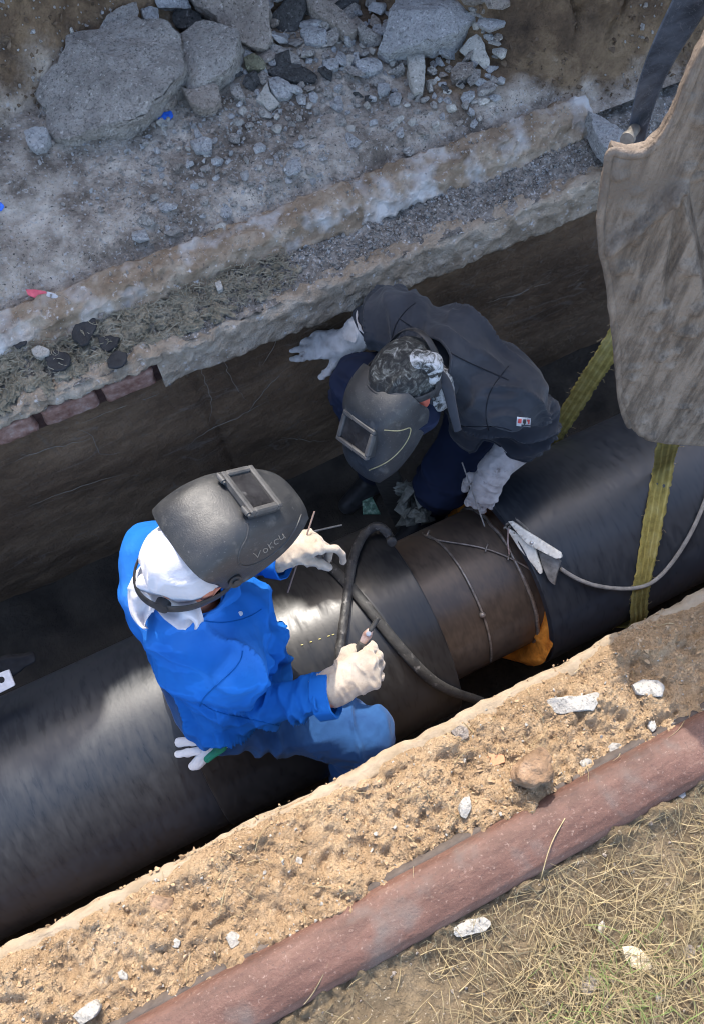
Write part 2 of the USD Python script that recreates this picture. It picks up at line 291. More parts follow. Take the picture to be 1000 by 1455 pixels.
def pipe_mat(name, dark, dust, rough, amount, spec=.5, big=1.4, metal=0, extra=None):
    N = {'g': ('geometry', {}), 'x': ('separate_xyz', {}), 'y': ('math', {'math_type': 'subtract', 'value2': PY}), 'z': ('math', {'math_type': 'subtract', 'value2': PZ}), 'a': ('math', {'math_type': 'arctan2'}), 'c': ('combine_xyz', {}),
         'm': ('mapping', {'scale': (60, 4.5, 1)}), 'n': ('noise_texture', {'scale': 1, 'detail': 4, 'roughness': .6, 'distortion': .3}), 'w': ('noise_texture', {'scale': big, 'detail': 6, 'roughness': .65}),
         'f': ('noise_texture', {'scale': 120, 'detail': 3}), 'q': ('math', {'math_type': 'multiply'}), 'r': ('map_range', {'from_min': .14, 'from_max': .46, 'to_max': amount, 'clamp': True}), 'mx': ('mix_color', {'a': dark, 'b': dust}),
         'rr': ('map_range', {'from_min': .2, 'from_max': .45, 'to_min': rough, 'to_max': rough + .25, 'clamp': True}), 'b': ('bump', {'distance': .0005, 'strength': .3}), 'lr': ('noise_texture', {'scale': 4, 'detail': 2, 'distortion': .8}),
         'll': ('rgb_ramp', {'ramp': [(0, (0, 0, 0)), (.494, (0, 0, 0)), (.5, (.5,) * 3), (.506, (0, 0, 0)), (1, (0, 0, 0))]}), 'mm': ('mix_color', {'b': dust}), 'p': ('principled_bsdf', {'specular_ior_level': spec, 'metallic': metal})}
    L = [('g.position', 'x.vector'), ('x.y', 'y.value1'), ('x.z', 'z.value1'), ('z.value', 'a.value1'), ('y.value', 'a.value2'), ('x.x', 'c.x'), ('a.value', 'c.y'), ('c.vector', 'm.vector'), ('m.vector', 'n.vector'),
         ('g.position', 'w.vector'), ('g.position', 'f.vector'), ('n.fac', 'q.value1'), ('w.fac', 'q.value2'), ('q.value', 'r.value'), ('r.result', 'mx.fac'), ('q.value', 'rr.value'), ('rr.result', 'p.roughness'), ('f.fac', 'b.height'), ('b.normal', 'p.normal'),
         ('g.position', 'lr.vector'), ('lr.fac', 'll.fac'), ('mx.result', 'p.base_color')]
    M[name] = usdkit.material(stage, '/World/Looks/' + name, N, L, surface='p.BSDF')
pipe_mat('black_casing', (.009, .012, .017), (.036, .040, .047), .33, .7, spec=.5)
pipe_mat('black_sleeve', (.008, .0085, .0095), (.040, .038, .036), .33, .5, spec=.5)
pipe_mat('bare_steel', (.060, .046, .037), (.19, .14, .10), .36, .6, big=5, metal=.3)
mat('orange_foam', [(.3, (0.45, 0.1318, 0.016)), (.6, (0.78, 0.2945, 0.04)), (.85, (0.93, 0.465, 0.12))], 25, 5, rough=.7, bump=(70, .006))
mat('weld_wire', [(.3, (.16, .13, .11)), (.7, (.34, .30, .26))], 60, 3, rough=.4, metal=.6)
mat('black_rubber', [(.3, (.016, .016, .016)), (.7, (.050, .048, .044))], 30, 5, rough=.55, bump=(120, .002), speck=[(45, (.17, .16, .15), .60, .78)])
mat('taped_rubber', [(.3, (.014, .014, .015)), (.7, (.06, .058, .055))], 40, 5, rough=.38, bump=(60, .004), speck=[(60, (.20, .19, .18), .62, .78)])
mat('cable_grey', [(.3, (.16, .15, .135)), (.7, (.30, .285, .26))], 40, 4, rough=.6, bump=(120, .001))
mat('jaw_cream', [(.3, (0.552, 0.516, 0.432)), (.6, (0.744, 0.72, 0.636)), (.85, (0.84, 0.816, 0.744))], 45, 5, rough=.5, metal=.15, bump=(120, .001), speck=[(70, (.16, .11, .07), .64, .76)])
mat('dark_steel', [(.3, (0.038, 0.044, 0.055)), (.7, (0.133, 0.15, 0.187))], 18, 6, rough=.38, metal=.5, bump=(90, .001), stretch=((4, 1, .5),), lines=[(10, (.25, .26, .28), .008, .6, (6, 6, .7))])
mat('dirty_metal', [(.3, (.10, .09, .08)), (.7, (.25, .235, .21))], 40, 5, rough=.5, metal=.4)
mat('bright_metal', [(.3, (.45, .44, .43)), (.7, (.65, .64, .62))], 60, 3, rough=.35, metal=.8)
mat('copper_jaw', [(.3, (.24, .14, .11)), (.7, (.50, .40, .36))], 60, 3, rough=.45, metal=.5)
mat('electrode_rod', [(.3, (.20, .13, .10)), (.7, (.32, .23, .18))], 60, 3, rough=.6)
mat('bucket_mud', [(.30, (0.0296, 0.02304, 0.0182)), (.43, (0.0925, 0.06984, 0.0518)), (.54, (0.1739, 0.1354, 0.1029)), (.68, (0.2294, 0.1836, 0.1435)), (.85, (0.296, 0.2448, 0.1995))], 4, 10, rough=.62, spec=.4, nrough=.74, stretch=((9, 9, .75), (0.12, .2, 0)), bump=(130, .004), bump2=(34, .007), speck=[(70, (.07, .055, .042), .58, .78), (4, (.115, .09, .07), .52, .66)])
mat('bucket_steel', [(.3, (.04, .04, .042)), (.7, (.15, .145, .135))], 20, 6, rough=.5, metal=.4, bump=(60, .004))
mat('dark_board', [(.3, (.022, .020, .018)), (.7, (.055, .05, .044))], 20, 6, rough=.6, stretch=((1, 1, 5),), bump=(60, .003))
mat('crumpled', [(.3, (.07, .075, .06)), (.7, (.22, .22, .19))], 60, 5, rough=.7, bump=(60, .004))
mat('green_print', [(.35, (.02, .05, .035)), (.5, (.06, .14, .095)), (.75, (.30, .34, .30))], 70, 4, rough=.5)
mat('white_plate', [(.3, (.36, .36, .38)), (.7, (.56, .56, .58))], 40, 4, rough=.6)
mat('black_cloth', [(.3, (.006, .006, .007)), (.7, (.018, .018, .02))], 40, 4, rough=.95)
mat('blue_plastic', [(.3, (.01, .06, .40)), (.7, (.03, .16, .65))], 60, 3, rough=.3)
mat('red_paper', [(.3, (.42, .05, .08)), (.7, (.60, .12, .15))], 60, 3, rough=.5)
mat('white_paper', [(.3, (0.372, 0.372, 0.3844)), (.7, (0.4588, 0.4588, 0.465))], 60, 3, rough=.6)
mat('yellow_print', [(.3, (.50, .42, .12)), (.7, (.62, .54, .22))], 60, 2, rough=.6)
mat('scratch_mark', [(.3, (.17, .15, .125)), (.7, (.27, .24, .20))], 90, 2, rough=.7)
# cloth
mat('blue_shirt', [(.3, (0.00594, 0.09, 0.356)), (.7, (0.01089, 0.126, 0.4412))], 5, 6, rough=.85, spec=.15, sheen=.0, speck=[(7, (.008, .085, .34), .56, .80), (2.5, (.045, .17, .50), .52, .75)], bump=(420, .0008, .5), bump2=(28, .005, .5))
mat('blue_seam', [(.3, (.004, .065, .25)), (.7, (.006, .09, .33))], 30, 3, rough=.9, spec=.1)
mat('navy_seam', [(.3, (.008, .009, .012)), (.7, (.015, .016, .02))], 30, 3, rough=.9, spec=.1)
mat('blue_jeans', [(.3, (0.01008, 0.0468, 0.15)), (.6, (0.01728, 0.072, 0.2025)), (.85, (0.0396, 0.108, 0.2475))], 14, 6, rough=.88, sheen=.05, bump=(380, .0009, .5), bump2=(26, .006, .5))
mat('navy_jacket', [(.3, (0.0126, 0.0153, 0.0216)), (.6, (0.0225, 0.0261, 0.0342)), (.85, (0.0432, 0.0459, 0.0531))], 9, 6, rough=.88, sheen=.08, bump=(380, .0009, .5), bump2=(24, .006, .6))
mat('dark_blue_trousers', [(.3, (0.0024, 0.00605, 0.021)), (.7, (0.0048, 0.011, 0.034))], 10, 4, rough=.88, bump=(300, .001))
mat('white_cotton', [(.3, (0.3981, 0.3912, 0.4256)), (.7, (0.4942, 0.4873, 0.5217))], 14, 4, rough=.9, sheen=.2, bump=(350, .0008, .5), bump2=(26, .006, .5))
mat('split_leather', [(.25, (0.2632, 0.2012, 0.1471)), (.5, (0.3715, 0.3096, 0.2399)), (.8, (0.4489, 0.3947, 0.3251))], 22, 6, rough=.92, sheen=.25, bump=(220, .001, .6), bump2=(40, .004, .6), speck=[(45, (.20, .15, .11), .63, .80)])
mat('grey_leather', [(.25, (0.2835, 0.2551, 0.2363)), (.5, (0.4441, 0.4158, 0.3969)), (.8, (0.567, 0.5387, 0.5198))], 24, 6, rough=.92, sheen=.25, bump=(220, .001, .6), bump2=(40, .004, .6), speck=[(38, (.13, .10, .085), .62, .78)])
mat('glove_white', [(.3, (.50, .51, .53)), (.7, (.66, .67, .69))], 24, 5, rough=.95, sheen=.3, bump=(260, .001))
mat('glove_green', [(.3, (.006, .13, .075)), (.7, (.02, .24, .15))], 30, 4, rough=.6, bump=(200, .001))
mat('skin', [(.3, (.36, .135, .085)), (.7, (.48, .20, .135))], 18, 4, rough=.55, bump=(160, .001))
mat('skin_red', [(.3, (.34, .075, .05)), (.7, (.45, .12, .085))], 18, 4, rough=.5, bump=(160, .001))
mat('mask_black', [(.25, (0.00648, 0.0072, 0.00828)), (.5, (0.01368, 0.01476, 0.01656)), (.8, (0.03024, 0.03096, 0.03096))], 14, 8, rough=.38, spec=.6, nrough=.7, rough_hi=.62, bump=(260, .0008), speck=[(26, (.075, .073, .068), .60, .80), (190, (.07, .07, .07), .63, .72)])
mat('mask_dusty', [(.25, (.030, .028, .024)), (.5, (.065, .058, .048)), (.8, (.12, .105, .085))], 14, 8, rough=.5, spec=.4, nrough=.7, rough_hi=.7, bump=(260, .0008))
mat('frame_grey', [(.3, (0.0385, 0.0385, 0.0385)), (.7, (0.08085, 0.07896, 0.077))], 30, 4, rough=.5, bump=(200, .0006))
mat('lens_dark', [(.3, (.006, .006, .007)), (.7, (.022, .022, .024))], 16, 6, rough=.12, spec=.6, rough_hi=.4, speck=[(55, (.07, .07, .072), .62, .80)])
mat('strap_black', [(.3, (.012, .012, .013)), (.7, (.03, .03, .032))], 40, 4, rough=.5)
mat('edge_yellow', [(.3, (.22, .19, .10)), (.7, (.34, .30, .17))], 60, 3, rough=.5)
mat('camo_cap', [(.34, (.008, .009, .010)), (.48, (.020, .021, .021)), (.56, (.045, .047, .044)), (.63, (.10, .105, .10)), (.72, (.22, .23, .23))], 46, 4, rough=.9, dist=1.2, bump=(240, .001))
mat('camo_light', [(.32, (0.0124, 0.01302, 0.01364)), (.44, (0.0434, 0.04464, 0.0434)), (.50, (0.186, 0.1922, 0.1922)), (.60, (0.3596, 0.372, 0.3844))], 46, 4, rough=.9, dist=1.0, bump=(240, .001))
mat('patch_red', [(.3, (.40, .05, .05)), (.7, (.5, .08, .07))], 60, 2, rough=.8)
mat('hair_dark', [(.3, (.02, .015, .012)), (.7, (.05, .04, .03))], 60, 2, rough=.6)
# woven lifting sling: threads along and across, from the strap's own uv
M['sling_web'] = usdkit.material(stage, '/World/Looks/sling_web', {'u': ('uvmap', {'attribute': 'st'}), 'm1': ('mapping', {'scale': (3.5, 1, 1)}), 'm2': ('mapping', {'scale': (1, 46, 1)}),
    'w1': ('wave_texture', {'scale': .32, 'distortion': 1.2, 'detail': 2, 'detail_scale': 3}), 'w2': ('wave_texture', {'bands_direction': 'y', 'scale': .9, 'distortion': 2.5, 'detail': 2, 'detail_scale': 3}),
    'g': ('geometry', {}), 'n': ('noise_texture', {'scale': 30, 'detail': 6, 'roughness': .7}), 'r': ('rgb_ramp', {'ramp': [(.25, (.20, .165, .045)), (.5, (.46, .38, .11)), (.8, (.62, .55, .24))]}),
    'x': ('math', {'math_type': 'multiply'}), 'y': ('map_range', {'to_min': .72, 'to_max': 1.15}), 'mc': ('mix', {'mix_type': 'multiply', 'fac': 1.0}), 'b': ('bump', {'distance': .003, 'strength': .8}), 'p': ('principled_bsdf', {'roughness': .9, 'specular_ior_level': .2})},
    [('u.UV', 'm1.vector'), ('u.UV', 'm2.vector'), ('m1.vector', 'w1.vector'), ('m2.vector', 'w2.vector'), ('g.position', 'n.vector'), ('n.fac', 'r.fac'), ('w1.fac', 'x.value1'), ('w2.fac', 'x.value2'), ('x.value', 'y.value'), ('r.color', 'mc.color1'), ('y.result', 'mc.color2'), ('mc.color', 'p.base_color'), ('x.value', 'b.height'), ('b.normal', 'p.normal')], surface='p.BSDF')

# ------------------------------------------------------------------ terrain
XF = [-40, -1.5, 0, .6, 1.2, 1.45, 1.62, 2.0, 40]
def foot(x): return np.interp(x, XF, [1.90, 1.90, 2.00, 2.16, 2.06, 1.66, 1.50, 1.46, 1.46])
def crest(x): return np.interp(x, [-40, -2, .8, 1.2, 1.8, 40], [2.56, 2.56, 2.56, 2.75, 2.30, 2.30])
def run(x): return np.interp(x, [-40, .8, 1.5, 2, 40], [.95, .95, .8, .72, .72])
def zfar(x, y):
    x, y = np.broadcast_arrays(np.asarray(x, float), np.asarray(y, float)); p = np.stack([x, y, np.zeros_like(x)], -1)
    base = .012 + .045 * sm(1.42, 1.65, y) + .05 * sm(1.6, 2.1, y) + .03 * (1 - sm(0, .5, x)) * sm(1.45, 1.9, y)
    w = .10 * (fbm(p * 2.3 + 9, 3, 3) - .5)
    t = np.clip((y + w * 2 - foot(x)) / run(x), 0, 1)
    bank = crest(x) * (.62 * t + .38 * t * t * (3 - 2 * t))
    base = base - .040 * (1 - sm(1.455, 1.56, y)); lump = fbm(p * 5 + 30, 4, 11) - .5
    crackv = np.abs(fbm(p * 3.4 + 70, 3, 21) - .5)
    rough = .035 * lump + .018 * (fbm(p * 17 + 5, 3, 4) - .5) + .010 * (fbm(p * 48, 2, 8) - .5)
    return base + rough * sm(1.46, 1.6, y) + bank + t * (1 - .3 * t) * (.30 * lump - .14 * np.exp(-(crackv / .02)**2) + .10 * (noise(p * 9 + 3, 5) - .5)) * sm(0, .15, t)
def zbed(x, y):
    p = np.stack(np.broadcast_arrays(x, y, 0. * x), -1)
    return -.078 + .012 * sm(1.28, 1.38, y) + .030 * (fbm(p * 14 + 3, 4, 6) - .5) + .016 * (fbm(p * 60, 2, 9) - .5)
def znear(x, y):
    p = np.stack(np.broadcast_arrays(x, y, 0. * x), -1)
    band = sm(-.012, -.05, y) * (1 - sm(-.36, -.42, y))
    cl = fbm(p * 26 + 2, 3, 2); cl2 = fbm(p * 70 + 8, 2, 5)
    return .004 + .012 * (fbm(p * 6, 3, 1) - .5) + band * (.016 + .038 * np.clip(cl - .45, -.1, .3) + .026 * (cl2 - .5) + .008 * (fbm(p * 150, 2, 9) - .5) + .022 * sm(.5, .75, fbm(p * 9 + 40, 3, 7))) + (1 - sm(-.36, -.42, y)) * .004 * (cl - .5) + sm(-.36, -.42, y) * (.014 * (fbm(p * 18 + 11, 4, 13) - .5) + .008 * (cl2 - .5))
from scipy.ndimage import map_coordinates
def lookup(fn, x0, x1, y0, y1, h):
    X, Y = np.meshgrid(np.arange(x0, x1, h), np.arange(y0, y1, h), indexing='ij'); Z = fn(X, Y)
    def g(x, y):
        x, y = np.broadcast_arrays(np.asarray(x, float), np.asarray(y, float)); return map_coordinates(Z, [((x - x0) / h).ravel(), ((y - y0) / h).ravel()], order=1, mode='nearest').reshape(x.shape)
    return g
ZFAR, ZNEAR, ZBED = zfar, znear, zbed
zfar = lookup(ZFAR, -1.6, 3.2, 1.3, 4.2, .008); znear = lookup(ZNEAR, -1.3, 1.8, -1.1, .02, .005); zbed = lookup(ZBED, -1.6, 3.4, 1.2, 1.46, .007)
def march(px, py, zf, lo=1.0, hi=6):
    v = ray(px, py); t = np.linspace(lo, hi, 900); P = EYE + t[:, None] * v; d = P[:, 2] - zf(P[:, 0], P[:, 1]); i = np.argmax(d < 0)
    if i == 0: i = len(t) - 1
    return P[i]
def spread(lo, hi, step, far):
    a = np.arange(lo, hi + step / 2, step); g = []; d = step
    while sum(g) < far: d *= 1.5; g.append(d)
    g = np.cumsum(g); return np.r_[lo - g[::-1], a, hi + g]
# far ledge and cut bank
xs = spread(-1.0, 2.45, .0075, 45); ys = np.r_[np.arange(1.425, 2.9, .0075), 2.9 + np.cumsum(.02 * 1.35 ** np.arange(22))]
X, Y = np.meshgrid(xs, ys, indexing='ij'); Z = ZFAR(X, Y)
gm = grid_mesh(X, Y, Z)
q = gm[0]; n3 = vnormals(*gm); st = np.clip((q[:, 1] - foot(q[:, 0])) / run(q[:, 0]), 0, 1)
bump3 = (fbm(q * 7 + 20, 4, 31) - .5) * .09 + (fbm(q * 22, 3, 33) - .5) * .035
sb = np.stack([RNG.uniform(-1.2, 2.8, 900), RNG.uniform(1.4, 3.0, 900), RNG.uniform(0, 1.6, 900)], 1); dd, ii = cKDTree(sb).query(q + (np.stack([noise(q * 9 + 5, 2), noise(q * 9 + 25, 3), noise(q * 9 + 45, 4)], 1) - .5) * .10, k=2)
bump3 = bump3 * 1.3 - .06 * np.exp(-((dd[:, 1] - dd[:, 0]) / .016)**2) + .06 * (RNG.random(900)[ii[:, 0]] - .5) * sm(0, .02, dd[:, 1] - dd[:, 0])
gm = (q + n3 * (bump3 * sm(.03, .2, st))[:, None] , gm[1])
pr, _ = obj('far_bank_ground', gm, 'rubble_ledge', smooth=True, kind='structure')
earth = sm(-.10, .10, (q[:, 1] - foot(q[:, 0]))) * 1.5 - .25 + 1.4 * sm(1.0, 1.3, q[:, 0]) * sm(1.50, 1.66, q[:, 1]) + .5 * (1 - sm(-.2, .15, q[:, 0])) * sm(1.80, 1.95, q[:, 1]) + 1.0 * np.exp(-((q[:, 0] - .85) / .34)**2 - ((q[:, 1] - 2.02) / .20)**2)
UsdGeom.PrimvarsAPI(pr).CreatePrimvar('earth', Sdf.ValueTypeNames.FloatArray, 'vertex').Set(Vt.FloatArray.FromNumpy(np.clip(earth, -.3, 1.3).astype(np.float32)))
# gravel bed between the lip and the kerb
xs = np.arange(-1.6, 3.6, .008); ys = np.arange(1.232, 1.60, .007); X, Y = np.meshgrid(xs, ys, indexing='ij')
obj('gravel_bed_ground', grid_mesh(X, Y, ZBED(X, Y)), 'gravel_bed', smooth=True, kind='structure')
# near ground: heaped dry soil by the trench, trodden grass soil behind the beam; one sheet to the horizon
xs = spread(-.95, 1.45, .005, 45); ys = np.r_[-.86 - np.cumsum(.01 * 1.5 ** np.arange(19))[::-1], np.arange(-.86, -.0121, .005), -.012]
X, Y = np.meshgrid(xs, ys, indexing='ij'); g = grid_mesh(X, Y, ZNEAR(X, Y))
fy = g[0][g[1]][:, :, 1].mean(1); fy = fy + .05 * (fbm(g[0][g[1]].mean(1) * 14, 3, 5) - .5)
for nm, mt, k in (('soil_ground', 'dry_soil', fy > -.345), ('grass_ground', 'grass_soil', fy <= -.345)):
    u, inv = np.unique(g[1][k], return_inverse=True); obj(nm, (g[0][u], inv.reshape(-1, 3)), mt, smooth=True, kind='structure')
# trench floor
X, Y = np.meshgrid(np.arange(-3, 5, .04), np.arange(-.05, 1.30, .03), indexing='ij'); p3 = np.stack([X, Y, 0 * X], -1)
obj('trench_floor', grid_mesh(X, Y, -1.16 + .09 * (fbm(p3 * 6, 4, 3) - .5)), 'trench_mud', smooth=True, kind='structure')

# ------------------------------------------------------------------ trench walls and kerb
def sweep_profile(xs, prof, jit, seed, sub=6, fine=.006):
    """a profile in (y, z) swept along x, roughened by noise"""
    prof = np.asarray(prof, float); P = path_pts(np.c_[np.zeros(len(prof)), prof], len(prof) * sub, smooth=False)[:, 1:]
    X, K = np.meshgrid(xs, np.arange(len(P)), indexing='ij'); v = np.stack([X, P[K, 0], P[K, 1]], -1)
    d = np.stack([0 * X, fbm(v * 9 + seed, 4, seed) - .5, fbm(v * 9 + seed + 50, 4, seed + 1) - .5], -1) * jit + np.stack([0 * X, fbm(v * 40, 3, seed) - .5, fbm(v * 40 + 9, 3, seed) - .5], -1) * fine
    w = v + d; n = len(P); i, j = np.meshgrid(np.arange(len(xs) - 1), np.arange(n - 1), indexing='ij'); a = i * n + j
    f = np.stack([a, a + 1, a + n + 1, a + n], -1).reshape(-1, 4)
    return w.reshape(-1, 3), np.vstack([f[:, [0, 1, 2]], f[:, [0, 2, 3]]])
WY = 1.245
t, o = thing('trench_wall', 'dark damp scratched concrete wall on the far side of the trench, pale lip above', 'wall', (0, WY, -.6))
far_wall = (t, o)
X, Zz = np.meshgrid(np.arange(-2.5, 4.5, .012), np.arange(-1.25, -.13, .012), indexing='ij'); p3 = np.stack([X, 0 * X + WY, Zz], -1)
Yw = WY - .018 * (fbm(p3 * (2, 1, 4), 4, 3) - .5) - .010 * (fbm(p3 * 22, 3, 4) - .5) + .012 * np.exp(-((X - .22 + .06 * Zz) / .012)**2)
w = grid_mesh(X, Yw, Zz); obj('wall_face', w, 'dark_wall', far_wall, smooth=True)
obj('coping', sweep_profile(np.arange(.135, 3.5, .01), [(WY + .02, -.200), (1.205, -.195), (1.202, -.185), (1.222, -.088), (1.232, -.074), (1.285, -.078), (1.30, -.11)], .020, 5, fine=.028), 'lip_concrete', far_wall, smooth=True)
obj('lip_crust', sweep_profile(np.arange(-1.6, .16, .008), [(WY + .03, -.122), (1.222, -.116), (1.214, -.104), (1.224, -.080), (1.240, -.070), (1.285, -.078), (1.30, -.11)], .024, 6, fine=.031), 'lip_concrete', far_wall, smooth=True)
obj('mortar_bed', sweep_profile(np.arange(-1.6, .16, .02), [(WY + .02, -.215), (1.236, -.205), (1.236, -.112), (WY + .04, -.108)], .006, 8), 'brick_joint', far_wall, smooth=50)
def rough_box(c, s, seed, jit, sub):
    m = trimesh.creation.box(s); v, f = trimesh.remesh.subdivide_to_size(m.vertices, m.faces, sub)
    m = trimesh.Trimesh(v, f); m.merge_vertices(); v = np.array(m.vertices); h = np.asarray(s) / 2; b = min(s) * .16
    k = np.clip(v, -(h - b), h - b); e = v - k; L = np.linalg.norm(e, axis=1, keepdims=True); v = k + e / np.maximum(L, 1e-9) * np.minimum(L, b)
    v = v + (np.stack([fbm(v * 30 + seed * 3.1 + a * 17, 3, seed + a) for a in range(3)], 1) - .5) * jit
    return v + c, np.array(m.faces)
sc_ = []
for q_ in ([(110, 610), (125, 615), (136, 630), (146, 645), (170, 642)], [(115, 601), (150, 588), (200, 570), (240, 556)], [(270, 632), (290, 616), (312, 604), (350, 586), (380, 570)], [(400, 621), (430, 624), (466, 628)], [(283, 515), (292, 540), (300, 575), (296, 600)], [(318, 505), (330, 540), (352, 570)], [(20, 655), (60, 640), (130, 624)], [(40, 720), (90, 700), (180, 672)], [(395, 470), (385, 500), (372, 520)], [(350, 590), (372, 560), (410, 520)], [(690, 430), (740, 415), (790, 396)]):
    P_ = path_pts([at(*a_, y=WY - .006) for a_ in q_], 40); P_[:, 1] += .008 * (noise(P_ * 25, 4) - .5); P_ += (np.stack([noise(P_ * 40, 5), noise(P_ * 40, 6), noise(P_ * 40, 7)], 1) - .5) * .010; sc_.append(tube(P_, .0010 * np.sin(np.linspace(.3, 2.9, 40)), 5, caps=False))
obj('scratch', cat(*sc_), 'scratch_mark', far_wall, smooth=True)
bx = .118
for k in range(10):
    L = .150 + .012 * RNG.uniform(-1, 1)
    obj('brick', rough_box((bx - L / 2, 1.268 + .003 * RNG.uniform(-1, 1), -.158 + .004 * RNG.uniform(-1, 1)), (L, .10, .078), k + 3, .012, .02), 'brick_red', far_wall, smooth=True)
    bx -= L + .020
KERB = sweep_profile(np.arange(-1.6, 1.66, .008), [(1.40, -.10), (1.374, -.075), (1.376, -.060), (1.398, -.008), (1.418, .014), (1.470, .022), (1.50, -.02)], .026, 12, fine=.031)
obj('kerb', KERB, 'kerb_concrete', smooth=50, label='worn brownish concrete kerb strip running above the gravel bed on the far side', category=None) if False else None
pk, _ = obj('concrete_kerb', KERB, 'kerb_concrete', smooth=True); data(pk, 'worn brownish concrete kerb running along the far ledge above the gravel', 'kerb')
t, o = thing('near_trench_wall', 'near trench wall hidden below its pale concrete edge beside the dry soil', 'wall', (0, -.1, -.6)); nw = (t, o)
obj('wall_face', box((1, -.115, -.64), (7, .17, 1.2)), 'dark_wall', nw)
obj('wall_edge', sweep_profile(np.arange(-1.6, 2.4, .008), [(-.035, -.09), (-.016, -.085), (-.003, -.02), (-.003, -.001), (-.014, .009), (-.040, .008), (-.06, -.03)], .016, 15, fine=.014), 'near_lip_concrete', nw, smooth=True)

# ------------------------------------------------------------------ pipes
def ring_tube(x0, x1, R, r_in, n=128, nx=60, mod=None, ends=(True, True), xs=None):
    """hollow pipe along x with thick ends; mod(x, ang) -> radial offset outside"""
    xs = np.linspace(x0, x1, nx) if xs is None else xs; th = np.linspace(0, 2 * np.pi, n, endpoint=False)
    X, T = np.meshgrid(xs, th, indexing='ij'); Ro = R + (mod(X, T) if mod else 0 * X)
    rings = [(X[0], T[0], np.full(n, r_in))] * 1 + [(X[0], T[0], Ro[0] - .002)] + [(X[i] + (.002 if i == 0 else -.002 if i == len(xs) - 1 else 0), T[i], Ro[i]) for i in range(len(xs))] + [(X[-1], T[-1], Ro[-1] - .002), (X[-1], T[-1], np.full(n, r_in))]
    v = np.array([np.stack([a, PY + r * np.cos(b), PZ + r * np.sin(b)], 1) for a, b, r in rings]).reshape(-1, 3)
    m = len(rings); i, j = np.meshgrid(np.arange(m - 1), np.arange(n), indexing='ij'); j2 = (j + 1) % n
    f = np.stack([i * n + j, i * n + j2, (i + 1) * n + j2, (i + 1) * n + j], -1).reshape(-1, 4)[:, ::-1]
    return v, np.vstack([f[:, [0, 1, 2]], f[:, [0, 2, 3]]])
XS, XA, XB = -.205, .5535, .877
wob = lambda X, T: .0022 * (fbm(np.stack([X * 2.2, np.cos(T) * 1.5, np.sin(T) * 1.5], -1) + 7, 3, 2) - .5) * 2
lp = thing('insulated_pipe', 'long black insulated pipe running to the left edge under the blue worker', 'pipe', (0, PY, PZ))
obj('casing', ring_tube(-5, .42, PR, .24, xs=np.r_[np.linspace(-5, -1, 12), np.linspace(-.95, .42, 80)], mod=wob), 'black_casing', lp, smooth=True)
obj('foam_insulation', ring_tube(-4.9, .40, PR - .004, .2, nx=4), 'orange_foam', lp, smooth=True)
obj('steel_pipe', ring_tube(-4.9, .865, SR, SR - .012, xs=np.r_[-4.9, np.linspace(.3, .865, 60)], mod=lambda X, T: .0012 * (noise(np.stack([X * 9, np.cos(T) * 3, np.sin(T) * 3], -1) + 3, 4) - .5)), 'bare_steel', lp, smooth=True)
sl = thing('casing_sleeve', 'wide black jointing sleeve slid over the pipe beneath the blue worker', 'sleeve', (.17, PY, PZ))
obj('sleeve_shell', ring_tube(XS, XA, GR, .300, mod=wob, nx=90), 'black_sleeve', sl, smooth=True)
pm = []
for i, px in enumerate(np.linspace(428, 472, 8)):
    if i in (1, 3, 5): continue
    a = on_pipe(px, 917 - (px - 428) * .33, GR + .0015); b = on_pipe(px + 3.2, 917 - (px + 3.2 - 428) * .33, GR + .0015); pm.append(tube(np.array([a, (a + b) / 2, b]), .0014, 5))
obj('print_mark', cat(*pm), 'yellow_print', sl)
rp = thing('insulated_pipe', 'black insulated pipe on the right, carried by the yellow sling under the bucket', 'pipe', (1.5, PY, PZ))
obj('casing', ring_tube(XB, 6, PR, .29, xs=np.r_[np.linspace(XB, 2.2, 90), np.linspace(2.4, 6, 10)], mod=wob), 'black_casing', rp, smooth=True)
obj('steel_pipe', ring_tube(.872, 5.9, SR, SR - .012, nx=12), 'bare_steel', rp, smooth=True)
th = np.linspace(0, 2 * np.pi, 160, endpoint=False); rr = np.linspace(SR - .004, PR - .003, 14); T, Rr = np.meshgrid(th, rr, indexing='ij')
low = np.clip(-np.sin(T + .15), 0, 1)                                        # torn foam bulges out at the underside
bul = .020 + .050 * low ** 1.5 * 1.7 * np.exp(-((Rr - .280) / .03)**2) + .016 * (fbm(np.stack([np.cos(T) * Rr * 25, np.sin(T) * Rr * 25, Rr * 0], -1), 4, 3) - .5)
fv = np.stack([XB + .045 * (1 - sm(-.7, -.15, -np.sin(T))) + .006 - bul, PY + Rr * np.cos(T), PZ + Rr * np.sin(T) - .022 * low * sm(.25, .3, Rr)], -1).reshape(-1, 3)
i, j = np.meshgrid(np.arange(160), np.arange(13), indexing='ij'); i2 = (i + 1) % 160
ff = np.stack([i * 14 + j, i2 * 14 + j, i2 * 14 + j + 1, i * 14 + j + 1], -1).reshape(-1, 4)
obj('foam_insulation', (fv, np.vstack([ff[:, [0, 1, 2]], ff[:, [0, 2, 3]]])), 'orange_foam', rp, smooth=True)
def circ_arc(x, r, a0, a1, n=60, wig=0, seed=0):
    a = np.radians(np.linspace(a0, a1, n)); return np.stack([x + wig * (noise(np.stack([a * 6, a * 0, a * 0 + seed], -1), 3) - .5), PY + r * np.cos(a), PZ + r * np.sin(a)], 1)
obj('weld_bead', tube(circ_arc(.868, SR + .002, -60, 330, 160, .006, 2), .006, 8), 'weld_wire', rp, smooth=True)

